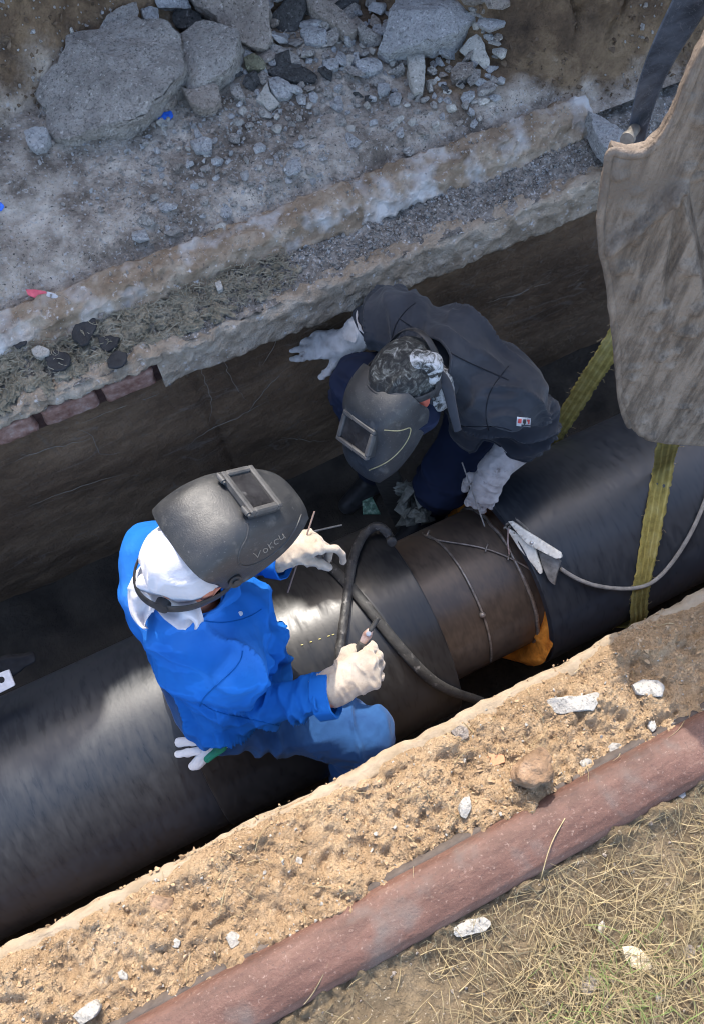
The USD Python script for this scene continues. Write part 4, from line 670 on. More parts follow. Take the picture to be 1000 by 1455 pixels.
ST = [
 ('broken_slab', [(62, 138), (72, 120), (100, 88), (108, 60), (140, 55), (190, 32), (258, 42), (264, 80), (262, 120), (240, 140), (205, 172), (182, 192), (140, 205), (100, 215), (76, 205)], .13, 'stone_grey', 'largest broken grey concrete slab, pitted, at the left of the rubble', .055),
 ('flat_stone', [(132, 52), (150, 25), (168, 14), (195, 4), (198, 22), (192, 42), (178, 55), (145, 62)], .05, 'stone_grey', 'flat oval grey stone lying on the top edge of the largest slab', .05),
 ('broken_slab', [(250, -30), (372, -30), (380, 20), (388, 58), (376, 72), (345, 62), (322, 50), (312, 32), (285, 15)], .12, 'stone_tan', 'tan slab cut off by the top edge, hanging over the rubble', .05),
 ('pale_slab', [(219, -10), (262, -12), (272, 10), (240, 13), (223, 12)], .05, 'stone_pale', 'pale flat slab at the top edge, left of the tan slab', .03),
 ('boulder', [(262, 68), (296, 44), (322, 52), (345, 60), (340, 95), (322, 118), (300, 130), (276, 139), (262, 122)], .14, 'stone_grey', 'chunky grey boulder wedged against the right side of the largest slab', .04),
 ('stone_chip', [(263, 64), (288, 54), (312, 45), (316, 58), (308, 70), (288, 78), (274, 87), (266, 78)], .03, 'stone_pale', 'pale flat chip lying on top of the chunky grey boulder', .04),
 ('boulder', [(262, 134), (280, 140), (302, 124), (314, 135), (318, 148), (306, 162), (290, 166), (276, 160)], .08, 'stone_tan', 'rounded tan boulder directly beneath the chunky grey boulder', .04),
 ('boulder', [(530, 76), (546, 58), (556, 30), (572, -8), (608, 2), (636, 6), (658, 24), (674, 44), (646, 70), (618, 78), (575, 82), (548, 86)], .14, 'stone_pale', 'big pointed pale boulder at the top right of the rubble', .05),
 ('stone', [(652, 72), (666, 55), (680, 45), (690, 62), (694, 85), (690, 106), (680, 92), (668, 84)], .05, 'stone_white', 'white jagged stone just right of the big pointed boulder', .05),
 ('upright_stone', [(576, 80), (600, 77), (602, 100), (602, 122), (600, 134), (587, 138), (581, 118)], .05, 'stone_white', 'white upright stone like a short post below the pointed boulder', .03),
 ('long_stone', [(426, -14), (452, 0), (484, 22), (505, 45), (500, 54), (488, 55), (470, 40), (446, 24)], .07, 'stone_tan', 'long log like pale stone pointing down from the top edge', .03),
 ('stone', [(428, 46), (446, 41), (464, 47), (468, 58), (452, 66), (436, 64)], .04, 'stone_pale', 'pale blocky stone under the tip of the log like stone', .04),
 ('wedge_stone', [(383, 60), (402, 72), (425, 84), (428, 92), (410, 92), (392, 84), (384, 74)], .03, 'stone_grey', 'narrow grey wedge stone right of the tan slab corner', .03),
 ('kite_stone', [(365, 143), (374, 134), (381, 117), (386, 137), (398, 148), (382, 160)], .03, 'stone_white', 'white kite shaped stone chip in the middle of the rubble', .02),
 ('stone', [(382, 114), (396, 112), (412, 120), (418, 130), (410, 141), (396, 142), (386, 130)], .04, 'stone_pale', 'pale rounded stone touching the white kite shaped chip', .05),
 ('dark_slab', [(378, 98), (400, 94), (440, 96), (452, 104), (446, 116), (415, 119), (392, 110)], .03, 'stone_dark', 'dark slate like slab lying right of the olive stone', .02),
 ('olive_stone', [(347, 84), (362, 80), (376, 92), (380, 101), (366, 104), (352, 103)], .04, 'stone_olive', 'olive green stone between the grey boulder and dark slab', .05),
 ('square_stone', [(270, 202), (284, 197), (302, 200), (301, 214), (296, 219), (278, 217)], .035, 'stone_pale', 'square pale stone alone on the dust below the rounded tan boulder', .04),
 ('lump_stone', [(38, 190), (52, 184), (68, 186), (71, 200), (64, 215), (52, 219), (42, 210)], .05, 'stone_pale', 'pale lump of stone at the lower left corner of the largest slab', .06),
 ('block_stone', [(640, 104), (650, 90), (670, 90), (670, 110), (658, 117), (642, 118)], .045, 'stone_tan', 'tan blocky stone right of the white upright stone', .05),
 ('stone', [(502, 92), (518, 85), (536, 88), (544, 98), (532, 106), (508, 107)], .04, 'stone_pale', 'pale smooth stone touching the left tip of the pointed boulder', .05),
 ('splinter_stone', [(487, 104), (492, 80), (508, 73), (500, 90), (494, 106)], .02, 'stone_white', 'thin white splinter stone standing left of the smooth pale stone', .02),
 ('square_chip', [(458, 88), (480, 85), (481, 100), (470, 103), (460, 101)], .03, 'stone_pale', 'square pale chip left of the thin white splinter', .03),
 ('stone', [(525, 42), (532, 36), (541, 36), (542, 52), (534, 66), (530, 55)], .03, 'stone_pale', 'small upright pale stone left above the pointed boulder', .04),
 ('dark_block', [(246, 18), (262, 12), (284, 20), (292, 36), (276, 42), (256, 40), (248, 32)], .06, 'stone_dark', 'dark squared block between the pale slab and the chunky boulder', .03),
 ('stone', [(199, 12), (212, 8), (224, 12), (226, 28), (214, 36), (204, 28)], .04, 'stone_pale', 'pale rough stone right beside the flat oval stone', .04),
 ('stone', [(305, 322), (316, 317), (327, 321), (328, 331), (316, 338), (307, 332)], .035, 'stone_white', 'pale stone alone on the dust just above the kerb', .06),
 ('dark_stone', [(386, 22), (405, 2), (428, -4), (434, 20), (420, 44), (400, 46), (390, 36)], .06, 'stone_dark', 'dark shadowed stone between the tan slab and log like stone', .04),
 ('tan_stone', [(219, 152), (236, 140), (254, 132), (252, 146), (240, 156), (226, 160)], .05, 'stone_tan', 'tan stone tucked under the right end of the largest slab', .04),
 ('stone', [(468, -8), (514, -8), (508, 10), (492, 20), (478, 12)], .04, 'stone_dark', 'dark flat stone at the top edge beside the log like stone', .03),
 ('concrete_offcut', [(834, 162), (856, 172), (888, 196), (900, 214), (894, 232), (868, 228), (850, 214), (838, 190)], .07, 'stone_pale', 'pale concrete offcut ending the gravel bed beside the bucket', .03),
 ('stone', [(120, 68 + 0), (128, 58), (135, 60), (134, 72), (124, 78), (112, 88), (106, 84)], .03, 'stone_grey', 'grey crust flake on the upper left edge of the largest slab', .02),
 ('stone', [(158, 70), (168, 65), (176, 70), (172, 80), (162, 79)], .02, 'stone_white', 'small white stone sitting on the face of the largest slab', .05),
 ('stone', [(272, 88), (284, 90), (296, 88), (290, 97), (278, 99)], .02, 'stone_white', 'small white chip below the pale chip on the chunky boulder', .03),
 ('stone', [(312, 64), (322, 58), (328, 68), (322, 80), (314, 76)], .025, 'stone_pale', 'small pale stone at the right of the chip on the boulder', .03),
 ('stone', [(326, 122), (340, 118), (344, 130), (350, 140), (338, 144), (330, 136)], .03, 'stone_grey', 'grey stone right of the rounded tan boulder', .04),
 ('stone', [(366, 20), (372, 40), (378, 52), (386, 40), (380, 22)], .03, 'stone_dark', 'dark slim stone behind the lower edge of the tan slab', .03)]
for k, (n_, px, th_, m_, lab, dm) in enumerate(ST):
    slab_stone(n_, px, th_, m_, lab, n_.replace('_', ' ') if n_ not in ('stone',) else 'stone', dome=dm * 1.8, seed=k + 2, lean=.55 if th_ > .045 else .4, sink=.18, jit=.11, rough=.15, facets=6, smooth=True)
# countable small stones: individuals of a few shapes, referenced
PRO = {}
UsdGeom.Scope.Define(stage, '/World/Looks')
def hull_stone(seed, k=22, flat=.7):
    r = np.random.default_rng(seed); p = r.normal(0, 1, (k, 3)); p /= np.linalg.norm(p, axis=1, keepdims=True); p *= r.uniform(.75, 1.1, (k, 1)) * np.array([1.15, .85, flat]) * .5
    return trimesh.convex.convex_hull(p)
cls = stage.CreateClassPrim('/World/_stone_shapes') if False else None
def small_stones(name, spots, zone, zf, seed):
    """spots: (px, py, size px). Each is its own top-level mesh"""
    r = np.random.default_rng(seed)
    for k, (px, py, s) in enumerate(spots):
        c = march(px, py, zf, .9); d = np.linalg.norm(c - EYE); sz = s / FPX * d
        h = hull_stone(seed * 100 + k % 9, flat=r.uniform(.5, .85)); a = r.uniform(0, 6.28); Rz = np.array([[math.cos(a), math.sin(a), 0], [-math.sin(a), math.cos(a), 0], [0, 0, 1]])
        v = np.array(h.vertices) * sz @ Rz; v = v + c + [0, 0, sz * .18]
        cl = ['grey', 'pale', 'pale', 'grey', 'tan', 'white'][r.integers(6)]; zn = zone(px, py); pr, _ = obj(name, (v, np.array(h.faces)), 'stone_' + cl); data(pr, f'small angular {cl} stone {zn}', 'stone', f'small {cl} stones {zn}')
poly_all = [Polygon(s_[1]).buffer(2) for s_ in ST]
spots = []; r = np.random.default_rng(5)
while len(spots) < 250:
    px, py = (r.uniform(335, 710), r.normal(105, 42)) if r.random() < .76 else (r.uniform(200, 460), r.uniform(165, 345))
    s_ = min(30, 8 + r.exponential(6.5)); p_ = Point(px, py)
    if py < 4 or py > 350 or any(q_.contains(p_) for q_ in poly_all) or any((px - a_)**2 + (py - b_)**2 < ((s_ + c_) * .42)**2 for a_, b_, c_ in spots) or py > 440 - .36 * px + .0 * px and py > 300: continue
    if py > 455 - .36 * px - 30: continue
    spots.append((px, py, s_))
zone = lambda px, py: 'among the rubble below the big pointed boulder' if px > 520 else 'in the rubble between the dark slab and pointed boulder' if px > 420 else 'in the rubble right of the chunky boulder' if py < 165 else 'alone on the open dust above the kerb'
small_stones('small_stone', spots, zone, zfar, 3)
r = np.random.default_rng(91); done = []
while len(done) < 64:
    px, py = r.uniform(330, 705), abs(r.normal(0, 62)); s_ = r.uniform(17, 40) * (1.15 - py / 300); p_ = Point(px, py)
    if py > 150 or sum(q_.contains(p_) for q_ in poly_all) or any((px - a_)**2 + (py - b_)**2 < ((s_ + c_) * .36)**2 for a_, b_, c_ in done): continue
    done.append((px, py, s_)); c = march(px, py, zfar, .9); sz = s_ / FPX * np.linalg.norm(c - EYE); h = hull_stone(7000 + len(done), 16, r.uniform(.28, .6)); q = r.normal(0, 1, 4) * [1, .28, .28, 1]; q /= np.linalg.norm(q); w_, x_, y_, z_ = q
    Rm = np.array([[1 - 2 * (y_**2 + z_**2), 2 * (x_ * y_ - z_ * w_), 2 * (x_ * z_ + y_ * w_)], [2 * (x_ * y_ + z_ * w_), 1 - 2 * (x_**2 + z_**2), 2 * (y_ * z_ - x_ * w_)], [2 * (x_ * z_ - y_ * w_), 2 * (y_ * z_ + x_ * w_), 1 - 2 * (x_**2 + y_**2)]])
    cl = ['grey', 'grey', 'dark', 'pale', 'tan', 'grey', 'pale'][r.integers(7)]; zn = 'under the log like stone' if px < 470 else 'between the log like stone and pointed boulder' if px < 545 else 'around the foot of the pointed boulder'
    pr, _ = obj('rubble_stone', (np.array(h.vertices) * sz @ Rm + c + [0, 0, sz * .22], np.array(h.faces)), 'stone_' + cl); data(pr, f'jagged {cl} rubble stone in the pile {zn}', 'stone', f'jagged {cl} rubble stones in the pile {zn}')
def pebbles(name, n, gen, zf, size, mat_, seed, kind='stuff', flat=.7, label=None, catg=None, lift=.2):
    r = np.random.default_rng(seed); P = gen(r, n); Zv = zf(P[:, 0], P[:, 1]); S = np.minimum(size[1], size[0] * (.6 + r.exponential(.5, len(P)))); V, F, o = [], [], 0
    for k in range(8):
        h = hull_stone(seed * 50 + k, 10, flat); hv, hf = np.array(h.vertices), np.array(h.faces); i_ = np.arange(k, len(P), 8); q = r.normal(0, 1, (len(i_), 4)); q /= np.linalg.norm(q, axis=1, keepdims=True); w_, x_, y_, z_ = q.T
        Rm = np.stack([1 - 2 * (y_**2 + z_**2), 2 * (x_ * y_ - z_ * w_), 2 * (x_ * z_ + y_ * w_), 2 * (x_ * y_ + z_ * w_), 1 - 2 * (x_**2 + z_**2), 2 * (y_ * z_ - x_ * w_), 2 * (x_ * z_ - y_ * w_), 2 * (y_ * z_ + x_ * w_), 1 - 2 * (x_**2 + y_**2)], -1).reshape(-1, 3, 3)
        v = np.einsum('vi,nij->nvj', hv, Rm) * S[i_][:, None, None] + np.stack([P[i_, 0], P[i_, 1], Zv[i_] + S[i_] * lift], 1)[:, None]
        V.append(v.reshape(-1, 3)); F.append((hf[None] + (np.arange(len(i_)) * len(hv))[:, None, None]).reshape(-1, 3) + o); o += len(i_) * len(hv)
    pr, _ = obj(name, (np.vstack(V), np.vstack(F)), mat_, kind=kind); data(pr, label, catg)
def g_ledge(r, n):
    x = r.uniform(-.9, 2.2, n * 2); y = r.uniform(1.48, 2.5, n * 2); k = (fbm(np.stack([x * 3, y * 3, 0 * x], 1), 3, 41) + .25 * np.exp(-((x - .7) / .5)**2) * sm(1.6, 1.9, y) > r.uniform(.38, .72, n * 2)) & (y < foot(x) + .35); return np.stack([x, y], 1)[k][:n]
def g_bed(r, n): x = r.uniform(-1, 2.2, n); return np.stack([x, r.uniform(1.275, 1.39, n)], 1)[r.random(n) < .25 + .75 * sm(.35, .7, x)]
pebbles('ledge_gravel', 5200, g_ledge, zfar, (.009, .026), 'stone_grey', 4, label='loose grey gravel and crumbs over the dusty far ledge', catg='gravel')
pebbles('ledge_gravel', 1500, g_ledge, zfar, (.010, .026), 'stone_pale', 14, label='loose pale crumbs among the gravel on the far ledge', catg='gravel')
pebbles('bed_gravel', 3600, g_bed, zbed, (.008, .020), 'stone_grey', 6, label='grey gravel filling the bed between lip and kerb', catg='gravel')
pebbles('bed_gravel', 900, g_bed, zbed, (.007, .016), 'stone_pale', 7, label='pale crumbs in the gravel bed between lip and kerb', catg='gravel')
pebbles('bank_rubble', 1300, lambda r, n: np.stack([x := r.uniform(-.9, 2.3, n), foot(x) + np.abs(r.normal(.0, .16, n)) - .03], 1), zfar, (.012, .034), 'bank_crumb', 9, label='crumbled brown earth along the foot of the cut bank', catg='earth crumbs')
pebbles('kerb_crumbs', 520, lambda r, n: np.stack([r.uniform(-.9, 1.62, n), r.normal(1.448, .028, n)], 1), lambda x, y: .020 - .5 * np.clip(1.42 - y, 0, .1), (.005, .015), 'stone_grey', 41, label='grey crumbs lying on top of the kerb', catg='crumbs', lift=.15)
pebbles('lip_crumbs', 520, lambda r, n: np.stack([r.uniform(-.9, 2.0, n), r.normal(1.272, .016, n)], 1), lambda x, y: -.070 + 0 * x, (.005, .014), 'stone_grey', 43, label='grey crumbs lying on the pale wall lip', catg='crumbs', lift=.15)
# mineral wool and bitumen shards at the left of the gravel bed
A3 = np.array; Rw = np.random.default_rng(12); wv = []
ICO = {k_: (np.array(trimesh.creation.icosphere(k_, 1.0).vertices), np.array(trimesh.creation.icosphere(k_, 1.0).faces)) for k_ in (2, 3)}
for k in range(480):
    x = Rw.uniform(-.95, .62)
    if Rw.random() < sm(.2, .62, x) * .75: continue
    y = Rw.uniform(1.268, 1.398); s_ = Rw.uniform(.007, .019) * (1 - .3 * sm(.1, .6, x)); v, uf = ICO[3 if s_ > .014 else 2]; a_ = Rw.uniform(0, 3.14); ca, sa = math.cos(a_), math.sin(a_)
    v = v * (1 + 1.5 * (fbm(v * 2.2 + k * 3.3, 4, k % 50) - .5)[:, None] + .9 * (noise(v * 7 + k, 3) - .5)[:, None]) * [s_ * Rw.uniform(1.0, 2.4), s_, s_ * .55]
    wv.append((v @ A3([[ca, sa, 0], [-sa, ca, 0], [0, 0, 1]]) + [x, y, float(zbed(x, y)) + s_ * .3], uf))
pr, _ = obj('mineral_wool', cat(*wv), 'wool', smooth=True, kind='stuff'); data(pr, 'yellowish torn mineral wool lying in clumps between lip and kerb', 'mineral wool')
n_ = 2600; fx, fy_ = Rw.uniform(-.95, .6, n_), Rw.uniform(1.268, 1.40, n_); p0 = np.stack([fx, fy_, zbed(fx, fy_) + Rw.uniform(.010, .028, n_)], 1); a_ = Rw.uniform(0, 6.28, n_); d = np.stack([np.cos(a_), np.sin(a_), Rw.uniform(-.3, .4, n_)], 1) * Rw.uniform(.010, .028, (n_, 1))
Q = np.stack([p0, p0 + d * .5 + Rw.normal(0, .004, (n_, 3)), p0 + d], 1); sd_ = np.stack([-np.sin(a_), np.cos(a_), 0 * a_], 1)[:, None] * .0011; tri = np.stack([Q + sd_, Q - sd_, Q + [0, 0, .0018]], 2)
b_, i, j = np.meshgrid(np.arange(n_), np.arange(2), np.arange(3), indexing='ij'); j2 = (j + 1) % 3; o_ = b_ * 9; fib = [(tri.reshape(-1, 3), np.stack([o_ + i * 3 + j, o_ + i * 3 + j2, o_ + i * 3 + 3 + j2, o_ + i * 3 + 3 + j], -1).reshape(-1, 4))]
pr, _ = obj('wool_fibres', cat(*fib), 'wool', kind='stuff'); data(pr, 'loose yellowish fibres sticking out of the mineral wool', 'fibres')
for k, (pxs, lab) in enumerate([([(103, 470), (112, 450), (134, 449), (138, 462), (126, 486), (116, 490), (104, 482)], 'topmost flat black bitumen shard on the mineral wool'),
        ([(64, 508), (80, 498), (96, 502), (102, 512), (92, 526), (76, 530), (66, 522)], 'lowest flat black bitumen shard beside the white stone'),
        ([(138, 480), (156, 476), (170, 480), (168, 492), (154, 500), (142, 492)], 'black bitumen shard between two larger ones, right of the topmost'),
        ([(14, 478), (30, 462), (46, 468), (40, 490), (26, 498), (16, 492)], 'black bitumen shard nearest the left edge of the picture'),
        ([(152, 510), (166, 497), (182, 500), (182, 514), (168, 524), (154, 522)], 'curled black bitumen shard nearest the bricks')]):
    slab_stone('bitumen_shard', pxs, .010, 'bitumen', lab, 'shard', zf=lambda x, y: zbed(x, y) + .018, sink=-.2, lean=.12, jit=.20, rough=.10, seed=60 + k)
for k, (pxs, m_, lab) in enumerate([([(46, 498), (56, 492), (72, 498), (70, 506), (56, 510), (48, 506)], 'stone_white', 'white stone lying in the mineral wool left of a bitumen shard'), ([(140, 448), (148, 437), (152, 440), (146, 454), (141, 456)], 'stone_tan', 'tan sliver of wood like stone above the bitumen shards'), ([(306, 404), (314, 400), (318, 412), (310, 416)], 'stone_white', 'small white stone in the wool near the gravel end')]):
    slab_stone('wool_bed_stone', pxs, .022, m_, lab, 'stone', zf=lambda x, y: zbed(x, y) + .02, sink=0, lean=.3, seed=80 + k)
# litter
def crumple(name, pxs, mat_, label, catg, zf, th=.004, amp=.012, seed=0):
    return slab_stone(name, pxs, th, mat_, label, catg, zf=zf, sink=-1.2, lean=.3, jit=.05, rough=.18, seed=seed, bev=.0015, sub=.006)
crumple('blue_wrapper', [(220, 162), (232, 159), (244, 157), (247, 165), (240, 171), (226, 172)], 'blue_plastic', 'crumpled shiny blue wrapper under the edge of the largest slab', 'wrapper', zfar, seed=3)
crumple('blue_scrap', [(-12, 286), (2, 287), (6, 293), (2, 299), (-12, 300)], 'blue_plastic', 'small blue scrap at the left edge of the picture', 'scrap', zfar, seed=4)
t, o = thing('cigarette_packet', 'flattened red and white cigarette packet lying on the kerb', 'packet', march(60, 420, zfar)); pk_ = (t, o)
slab_stone('red_half', [(36, 411), (48, 411), (67, 414), (64, 427), (50, 424), (40, 420)], .006, 'red_paper', None, None, parent=pk_, sink=-3.5, lean=.3, jit=.02, rough=.05)
slab_stone('white_half', [(67, 414), (78, 417), (84, 421), (80, 424), (76, 429), (64, 427)], .007, 'white_paper', None, None, parent=pk_, sink=-5, lean=.3, jit=.02, rough=.05)

# ------------------------------------------------------------------ near bank: beam, stones, clods, dry grass
BY0, BY1, BZ = -.244, -.362, .050
def beam():
    r = .016; sec = []
    y0, y1 = BY0 + .004, BY1; pts = [(y0 + .020, .002), (y0 + .003, .030), (y0 - .004, BZ - .004), (y0 - .014, BZ + .004), (y0 - .035, BZ + .011), (y0 - .060, BZ + .013), (y1 + .036, BZ + .009), (y1 + .016, BZ - .001), (y1 + .003, BZ - .020), (y1 - .002, .0), (y1 + .005, -.03)]
    return pts
xs = np.arange(-1.3, 2.2, .012)
t, o = thing('rusty_beam', 'long rusty red steel beam lying along the trench edge beside the dry grass', 'beam', (.3, -.30, 0)); bm = (t, o)
obj('flange', sweep_profile(xs, beam(), .0035, 22, sub=4, fine=.0012), 'rust_steel', bm, smooth=True)
lipy = sweep_profile(xs, [(BY0 + .020, -.02), (BY0 + .026, .012), (BY0 + .020, .022), (BY0 + .012, .030), (BY0 + .002, .028)], .004, 25, sub=3, fine=.003)
obj('lower_edge', lipy, 'rust_dark', bm, smooth=60)
NS = [('flat_stone', [(772, 995), (790, 992), (822, 990), (850, 986), (848, 1000), (842, 1010), (815, 1012), (796, 1016), (776, 1008)], .020, 'stone_white', 'flat pale grey stone lying in the dry soil near the pipe end'),
 ('white_stone', [(897, 976), (912, 968), (932, 968), (942, 980), (938, 992), (916, 992), (902, 988)], .030, 'stone_white', 'white lump of stone at the edge of the bucket shadow'),
 ('earth_clod', [(730, 1086), (744, 1072), (764, 1068), (782, 1080), (786, 1100), (776, 1112), (752, 1118), (736, 1112), (728, 1100)], .060, 'clod_brown', 'large brown earth clod beside the upper edge of the beam'),
 ('brick_fragment', [(689, 1078), (700, 1071), (714, 1074), (716, 1084), (704, 1089), (692, 1088)], .016, 'orange_brick', 'orange brick fragment left of the large brown clod'),
 ('pale_stone', [(652, 1146), (658, 1134), (666, 1132), (669, 1148), (662, 1164), (654, 1160)], .022, 'stone_white', 'tall pale stone in the soil left below the brick fragment'),
 ('white_pebble', [(822, 1084), (828, 1078), (840, 1080), (840, 1090), (826, 1091)], .014, 'stone_white', 'bright white pebble touching the beam right of the large clod'),
 ('pale_stone', [(861, 1062), (868, 1055), (884, 1058), (882, 1070), (866, 1072)], .020, 'stone_white', 'pale stone above the beam, right of the bright white pebble'),
 ('pale_stone', [(921, 1022), (928, 1018), (932, 1036), (926, 1042), (920, 1034)], .016, 'stone_white', 'narrow pale stone above the beam nearest the right edge'),
 ('pale_stone', [(106, 1444), (118, 1430), (138, 1420), (146, 1428), (134, 1446), (118, 1456)], .024, 'stone_white', 'long pale stone at the bottom left corner of the picture'),
 ('pale_stone', [(321, 1332), (330, 1322), (342, 1330), (340, 1342), (328, 1348)], .020, 'stone_white', 'pale stone in the soil left of the beam middle'),
 ('white_pebble', [(417, 1222), (422, 1217), (430, 1220), (429, 1228), (420, 1230)], .012, 'stone_white', 'round white pebble on the soil below the seated worker'),
 ('white_pebble', [(243, 1338), (250, 1332), (257, 1338), (254, 1347), (246, 1346)], .012, 'stone_white', 'round white pebble in the soil at the lower left'),
 ('clay_lump', [(206, 1278), (222, 1272), (246, 1278), (244, 1296), (228, 1302), (212, 1294)], .020, 'clod_brown', 'light clay lump near the trench edge at the left'),
 ('white_chip', [(168, 1382), (174, 1377), (182, 1386), (182, 1394), (172, 1392)], .010, 'stone_white', 'white chip in the soil at the lower left'),
 ('bark_piece', [(642, 1320), (660, 1308), (686, 1304), (698, 1312), (690, 1324), (668, 1328), (650, 1332)], .012, 'stone_white', 'weathered pale flake lying on the dry grass below the beam'),
 ('tan_stone', [(826, 1394), (836, 1384), (850, 1392), (846, 1406), (834, 1414), (824, 1408)], .020, 'orange_brick' if False else 'stone_tan', 'tan stone on the trampled grass at the lower right'),
 ('pale_pebble', [(930, 1414), (938, 1410), (944, 1420), (938, 1426), (931, 1424)], .012, 'stone_white', 'pale pebble at the lower right corner below the dry leaf'),
 ('pale_pebble', [(849, 1314), (856, 1308), (860, 1320), (854, 1328), (849, 1324)], .012, 'stone_white', 'pale pebble left above the dry leaf'),
 ('grey_pebble', [(960, 1128), (968, 1120), (974, 1130), (966, 1138)], .014, 'stone_pale', 'grey pebble under the lower edge of the beam at right'),
 ('pale_stone', [(968, 1350), (980, 1342), (988, 1352), (982, 1362), (972, 1360)], .016, 'stone_tan', 'tan stone by the right edge, right of the dry leaf'),
 ('concrete_lump', [(640, 1040), (652, 1030), (664, 1036), (664, 1050), (650, 1056)], .022, 'stone_tan', 'light tan lump in the soil left above the brick fragment')]
for k, (n_, px, th_, m_, lab) in enumerate(NS):
    slab_stone(n_, px, th_, m_, lab, n_.replace('_', ' '), zf=znear, dome=.14, seed=100 + k, lean=.15, sink=.34 if n_ != 'earth_clod' else .05, facets=0 if n_ == 'earth_clod' else 5, jit=.16 if n_ == 'earth_clod' else .11, rough=.42 if n_ == 'earth_clod' else .16, sub=.004 if n_ == 'earth_clod' else None)
lf = march(905, 1362, znear)
pts = [(884, 1346), (896, 1344), (910, 1349), (922, 1362), (927, 1378), (912, 1380), (894, 1374), (887, 1360)]
slab_stone('dry_leaf', pts, .0022, 'dry_leaf', 'pale dry curled leaf lying flat on the trampled soil', 'leaf', zf=znear, sink=-4, lean=.1, jit=.03, rough=.10, seed=140, bev=.001, sub=.006)
Rg = np.random.default_rng(21)
def g_near(r, n): x = r.uniform(-.95, 1.35, n); y = r.uniform(-.245, -.004, n); k = fbm(np.stack([x * 7, y * 7, 0 * x], 1), 3, 19) > r.uniform(.22, .62, n); return np.stack([x, y], 1)[k]
pebbles('soil_clods', 15000, g_near, znear, (.0046, .021), 'soil_clod', 16, flat=.8, label='dry crumbly clods covering the soil strip by the trench', catg='soil clods', lift=.12)
pebbles('soil_pebbles', 420, lambda r, n: np.stack([r.uniform(-.95, 1.35, n), r.uniform(-.25, -.02, n)], 1), znear, (.0055, .014), 'stone_white', 17, label='tiny pale pebbles in the dry soil strip', catg='pebbles', lift=.2)
pebbles('grass_pebbles', 700, lambda r, n: np.stack([r.uniform(-.6, 1.35, n), r.uniform(-.86, -.37, n)], 1), znear, (.0055, .015), 'stone_tan', 18, label='small stones and crumbs in the trampled grass', catg='pebbles', lift=.2)
def blades(name, n, gen, mat_, seed, L=(.04, .12), w=.0011, lift=.02, label=None, catg=None):
    r = np.random.default_rng(seed); G = gen(r, n); n = len(G); k = np.linspace(0, 1, 5)[None]; U = lambda a, b: r.uniform(a, b, (n, 1))
    a_, l, c_ = U(0, 6.28), U(*L), U(-.6, .6); ang = a_ + c_ * k * 1.6
    qx, qy = np.cumsum(np.cos(ang), 1) * l / 4 - np.cos(a_) * l / 3, np.cumsum(np.sin(ang), 1) * l / 4 - np.sin(a_) * l / 3
    X_, Y_ = G[:, :1] + qx, G[:, 1:] + qy; lim = np.where(r.random((n, 1)) < .06, 99, BY1 - .002 if G[:, 1].mean() < BY1 else -.012); Y_ = np.minimum(Y_, lim)
    zz_ = znear(X_, Y_) + U(.002, lift) * np.sin(np.pi * np.clip(k * U(.5, 1.1), 0, 1)) + U(.001, .007); over = (Y_ > BY1 - .006) & (Y_ < BY0 + .012); zz_ = np.where(over, np.maximum(zz_, BZ + .003), zz_)
    W_ = np.linspace(1, .35, 5)[None] * w * U(.6, 1.3); th = np.arange(3) * 2.0944; nx_, ny_ = -np.sin(ang), np.cos(ang)
    v = np.stack([X_[..., None] + W_[..., None] * np.cos(th) * nx_[..., None], Y_[..., None] + W_[..., None] * np.cos(th) * ny_[..., None], zz_[..., None] + W_[..., None] * np.sin(th)], -1)
    b_, i, j = np.meshgrid(np.arange(n), np.arange(4), np.arange(3), indexing='ij'); j2 = (j + 1) % 3; o_ = b_ * 15
    f = np.stack([o_ + i * 3 + j, o_ + i * 3 + j2, o_ + i * 3 + 3 + j2, o_ + i * 3 + 3 + j], -1).reshape(-1, 4); out_ = [(v.reshape(-1, 3), f)]
    pr, _ = obj(name, cat(*out_), mat_, kind='stuff'); data(pr, label, catg)
def g_grass(r, n):
    x = r.uniform(-.3, 1.35, n * 3); y = r.uniform(-.86, -.368, n * 3); dens = .05 + .95 * np.exp(-(((x - .40) / .34)**2 + ((y + .62) / .17)**2)) + .55 * np.exp(-(((x - .98) / .22)**2 + ((y + .42) / .12)**2)) + .3 * (fbm(np.stack([x * 6, y * 6, 0 * x], 1), 2, 51) - .45)
    return np.stack([x, y], 1)[r.random(n * 3) < dens][:n]
blades('dry_grass', 3000, g_grass, 'straw', 31, (.02, .095), .0009, .028, 'pale dry matted grass below the rusty beam', 'dry grass')
blades('dry_grass', 1500, g_grass, 'straw_grey', 32, (.015, .07), .0010, .014, 'brownish flattened dead grass under the pale blades', 'dry grass')
blades('green_grass', 150, lambda r, n: np.stack([r.normal(.40, .10, n), np.minimum(r.normal(-.66, .07, n), -.37)], 1), 'green_blade', 33, (.03, .08), .0013, .03, 'few green grass blades among the dry grass', 'grass')
blades('soil_straws', 90, lambda r, n: np.stack([r.uniform(-.8, 1.2, n), r.uniform(-.24, -.03, n)], 1), 'straw', 34, (.02, .07), .0009, .012, 'loose straws scattered over the dry soil strip', 'straws')
def twig(name, pxs, zf, hs, r_, mat_, label, catg): 
    P = [march(a_, b_, zf, .9) + [0, 0, h_] for (a_, b_), h_ in zip(pxs, hs)]; pr, _ = obj(name, tube(path_pts(P, 24), r_, 6), mat_, smooth=True); data(pr, label, catg)
onb = lambda x, y: np.where((y > BY1) & (y < BY0), BZ, 0 * x)
twig('grass_stalk', [(765, 1252), (772, 1228), (780, 1200), (790, 1180), (800, 1164)], onb, [.004, .012, .02, .02, .015], .0011, 'straw', 'long dry stalk bent up over the lower edge of the beam', 'stalk')
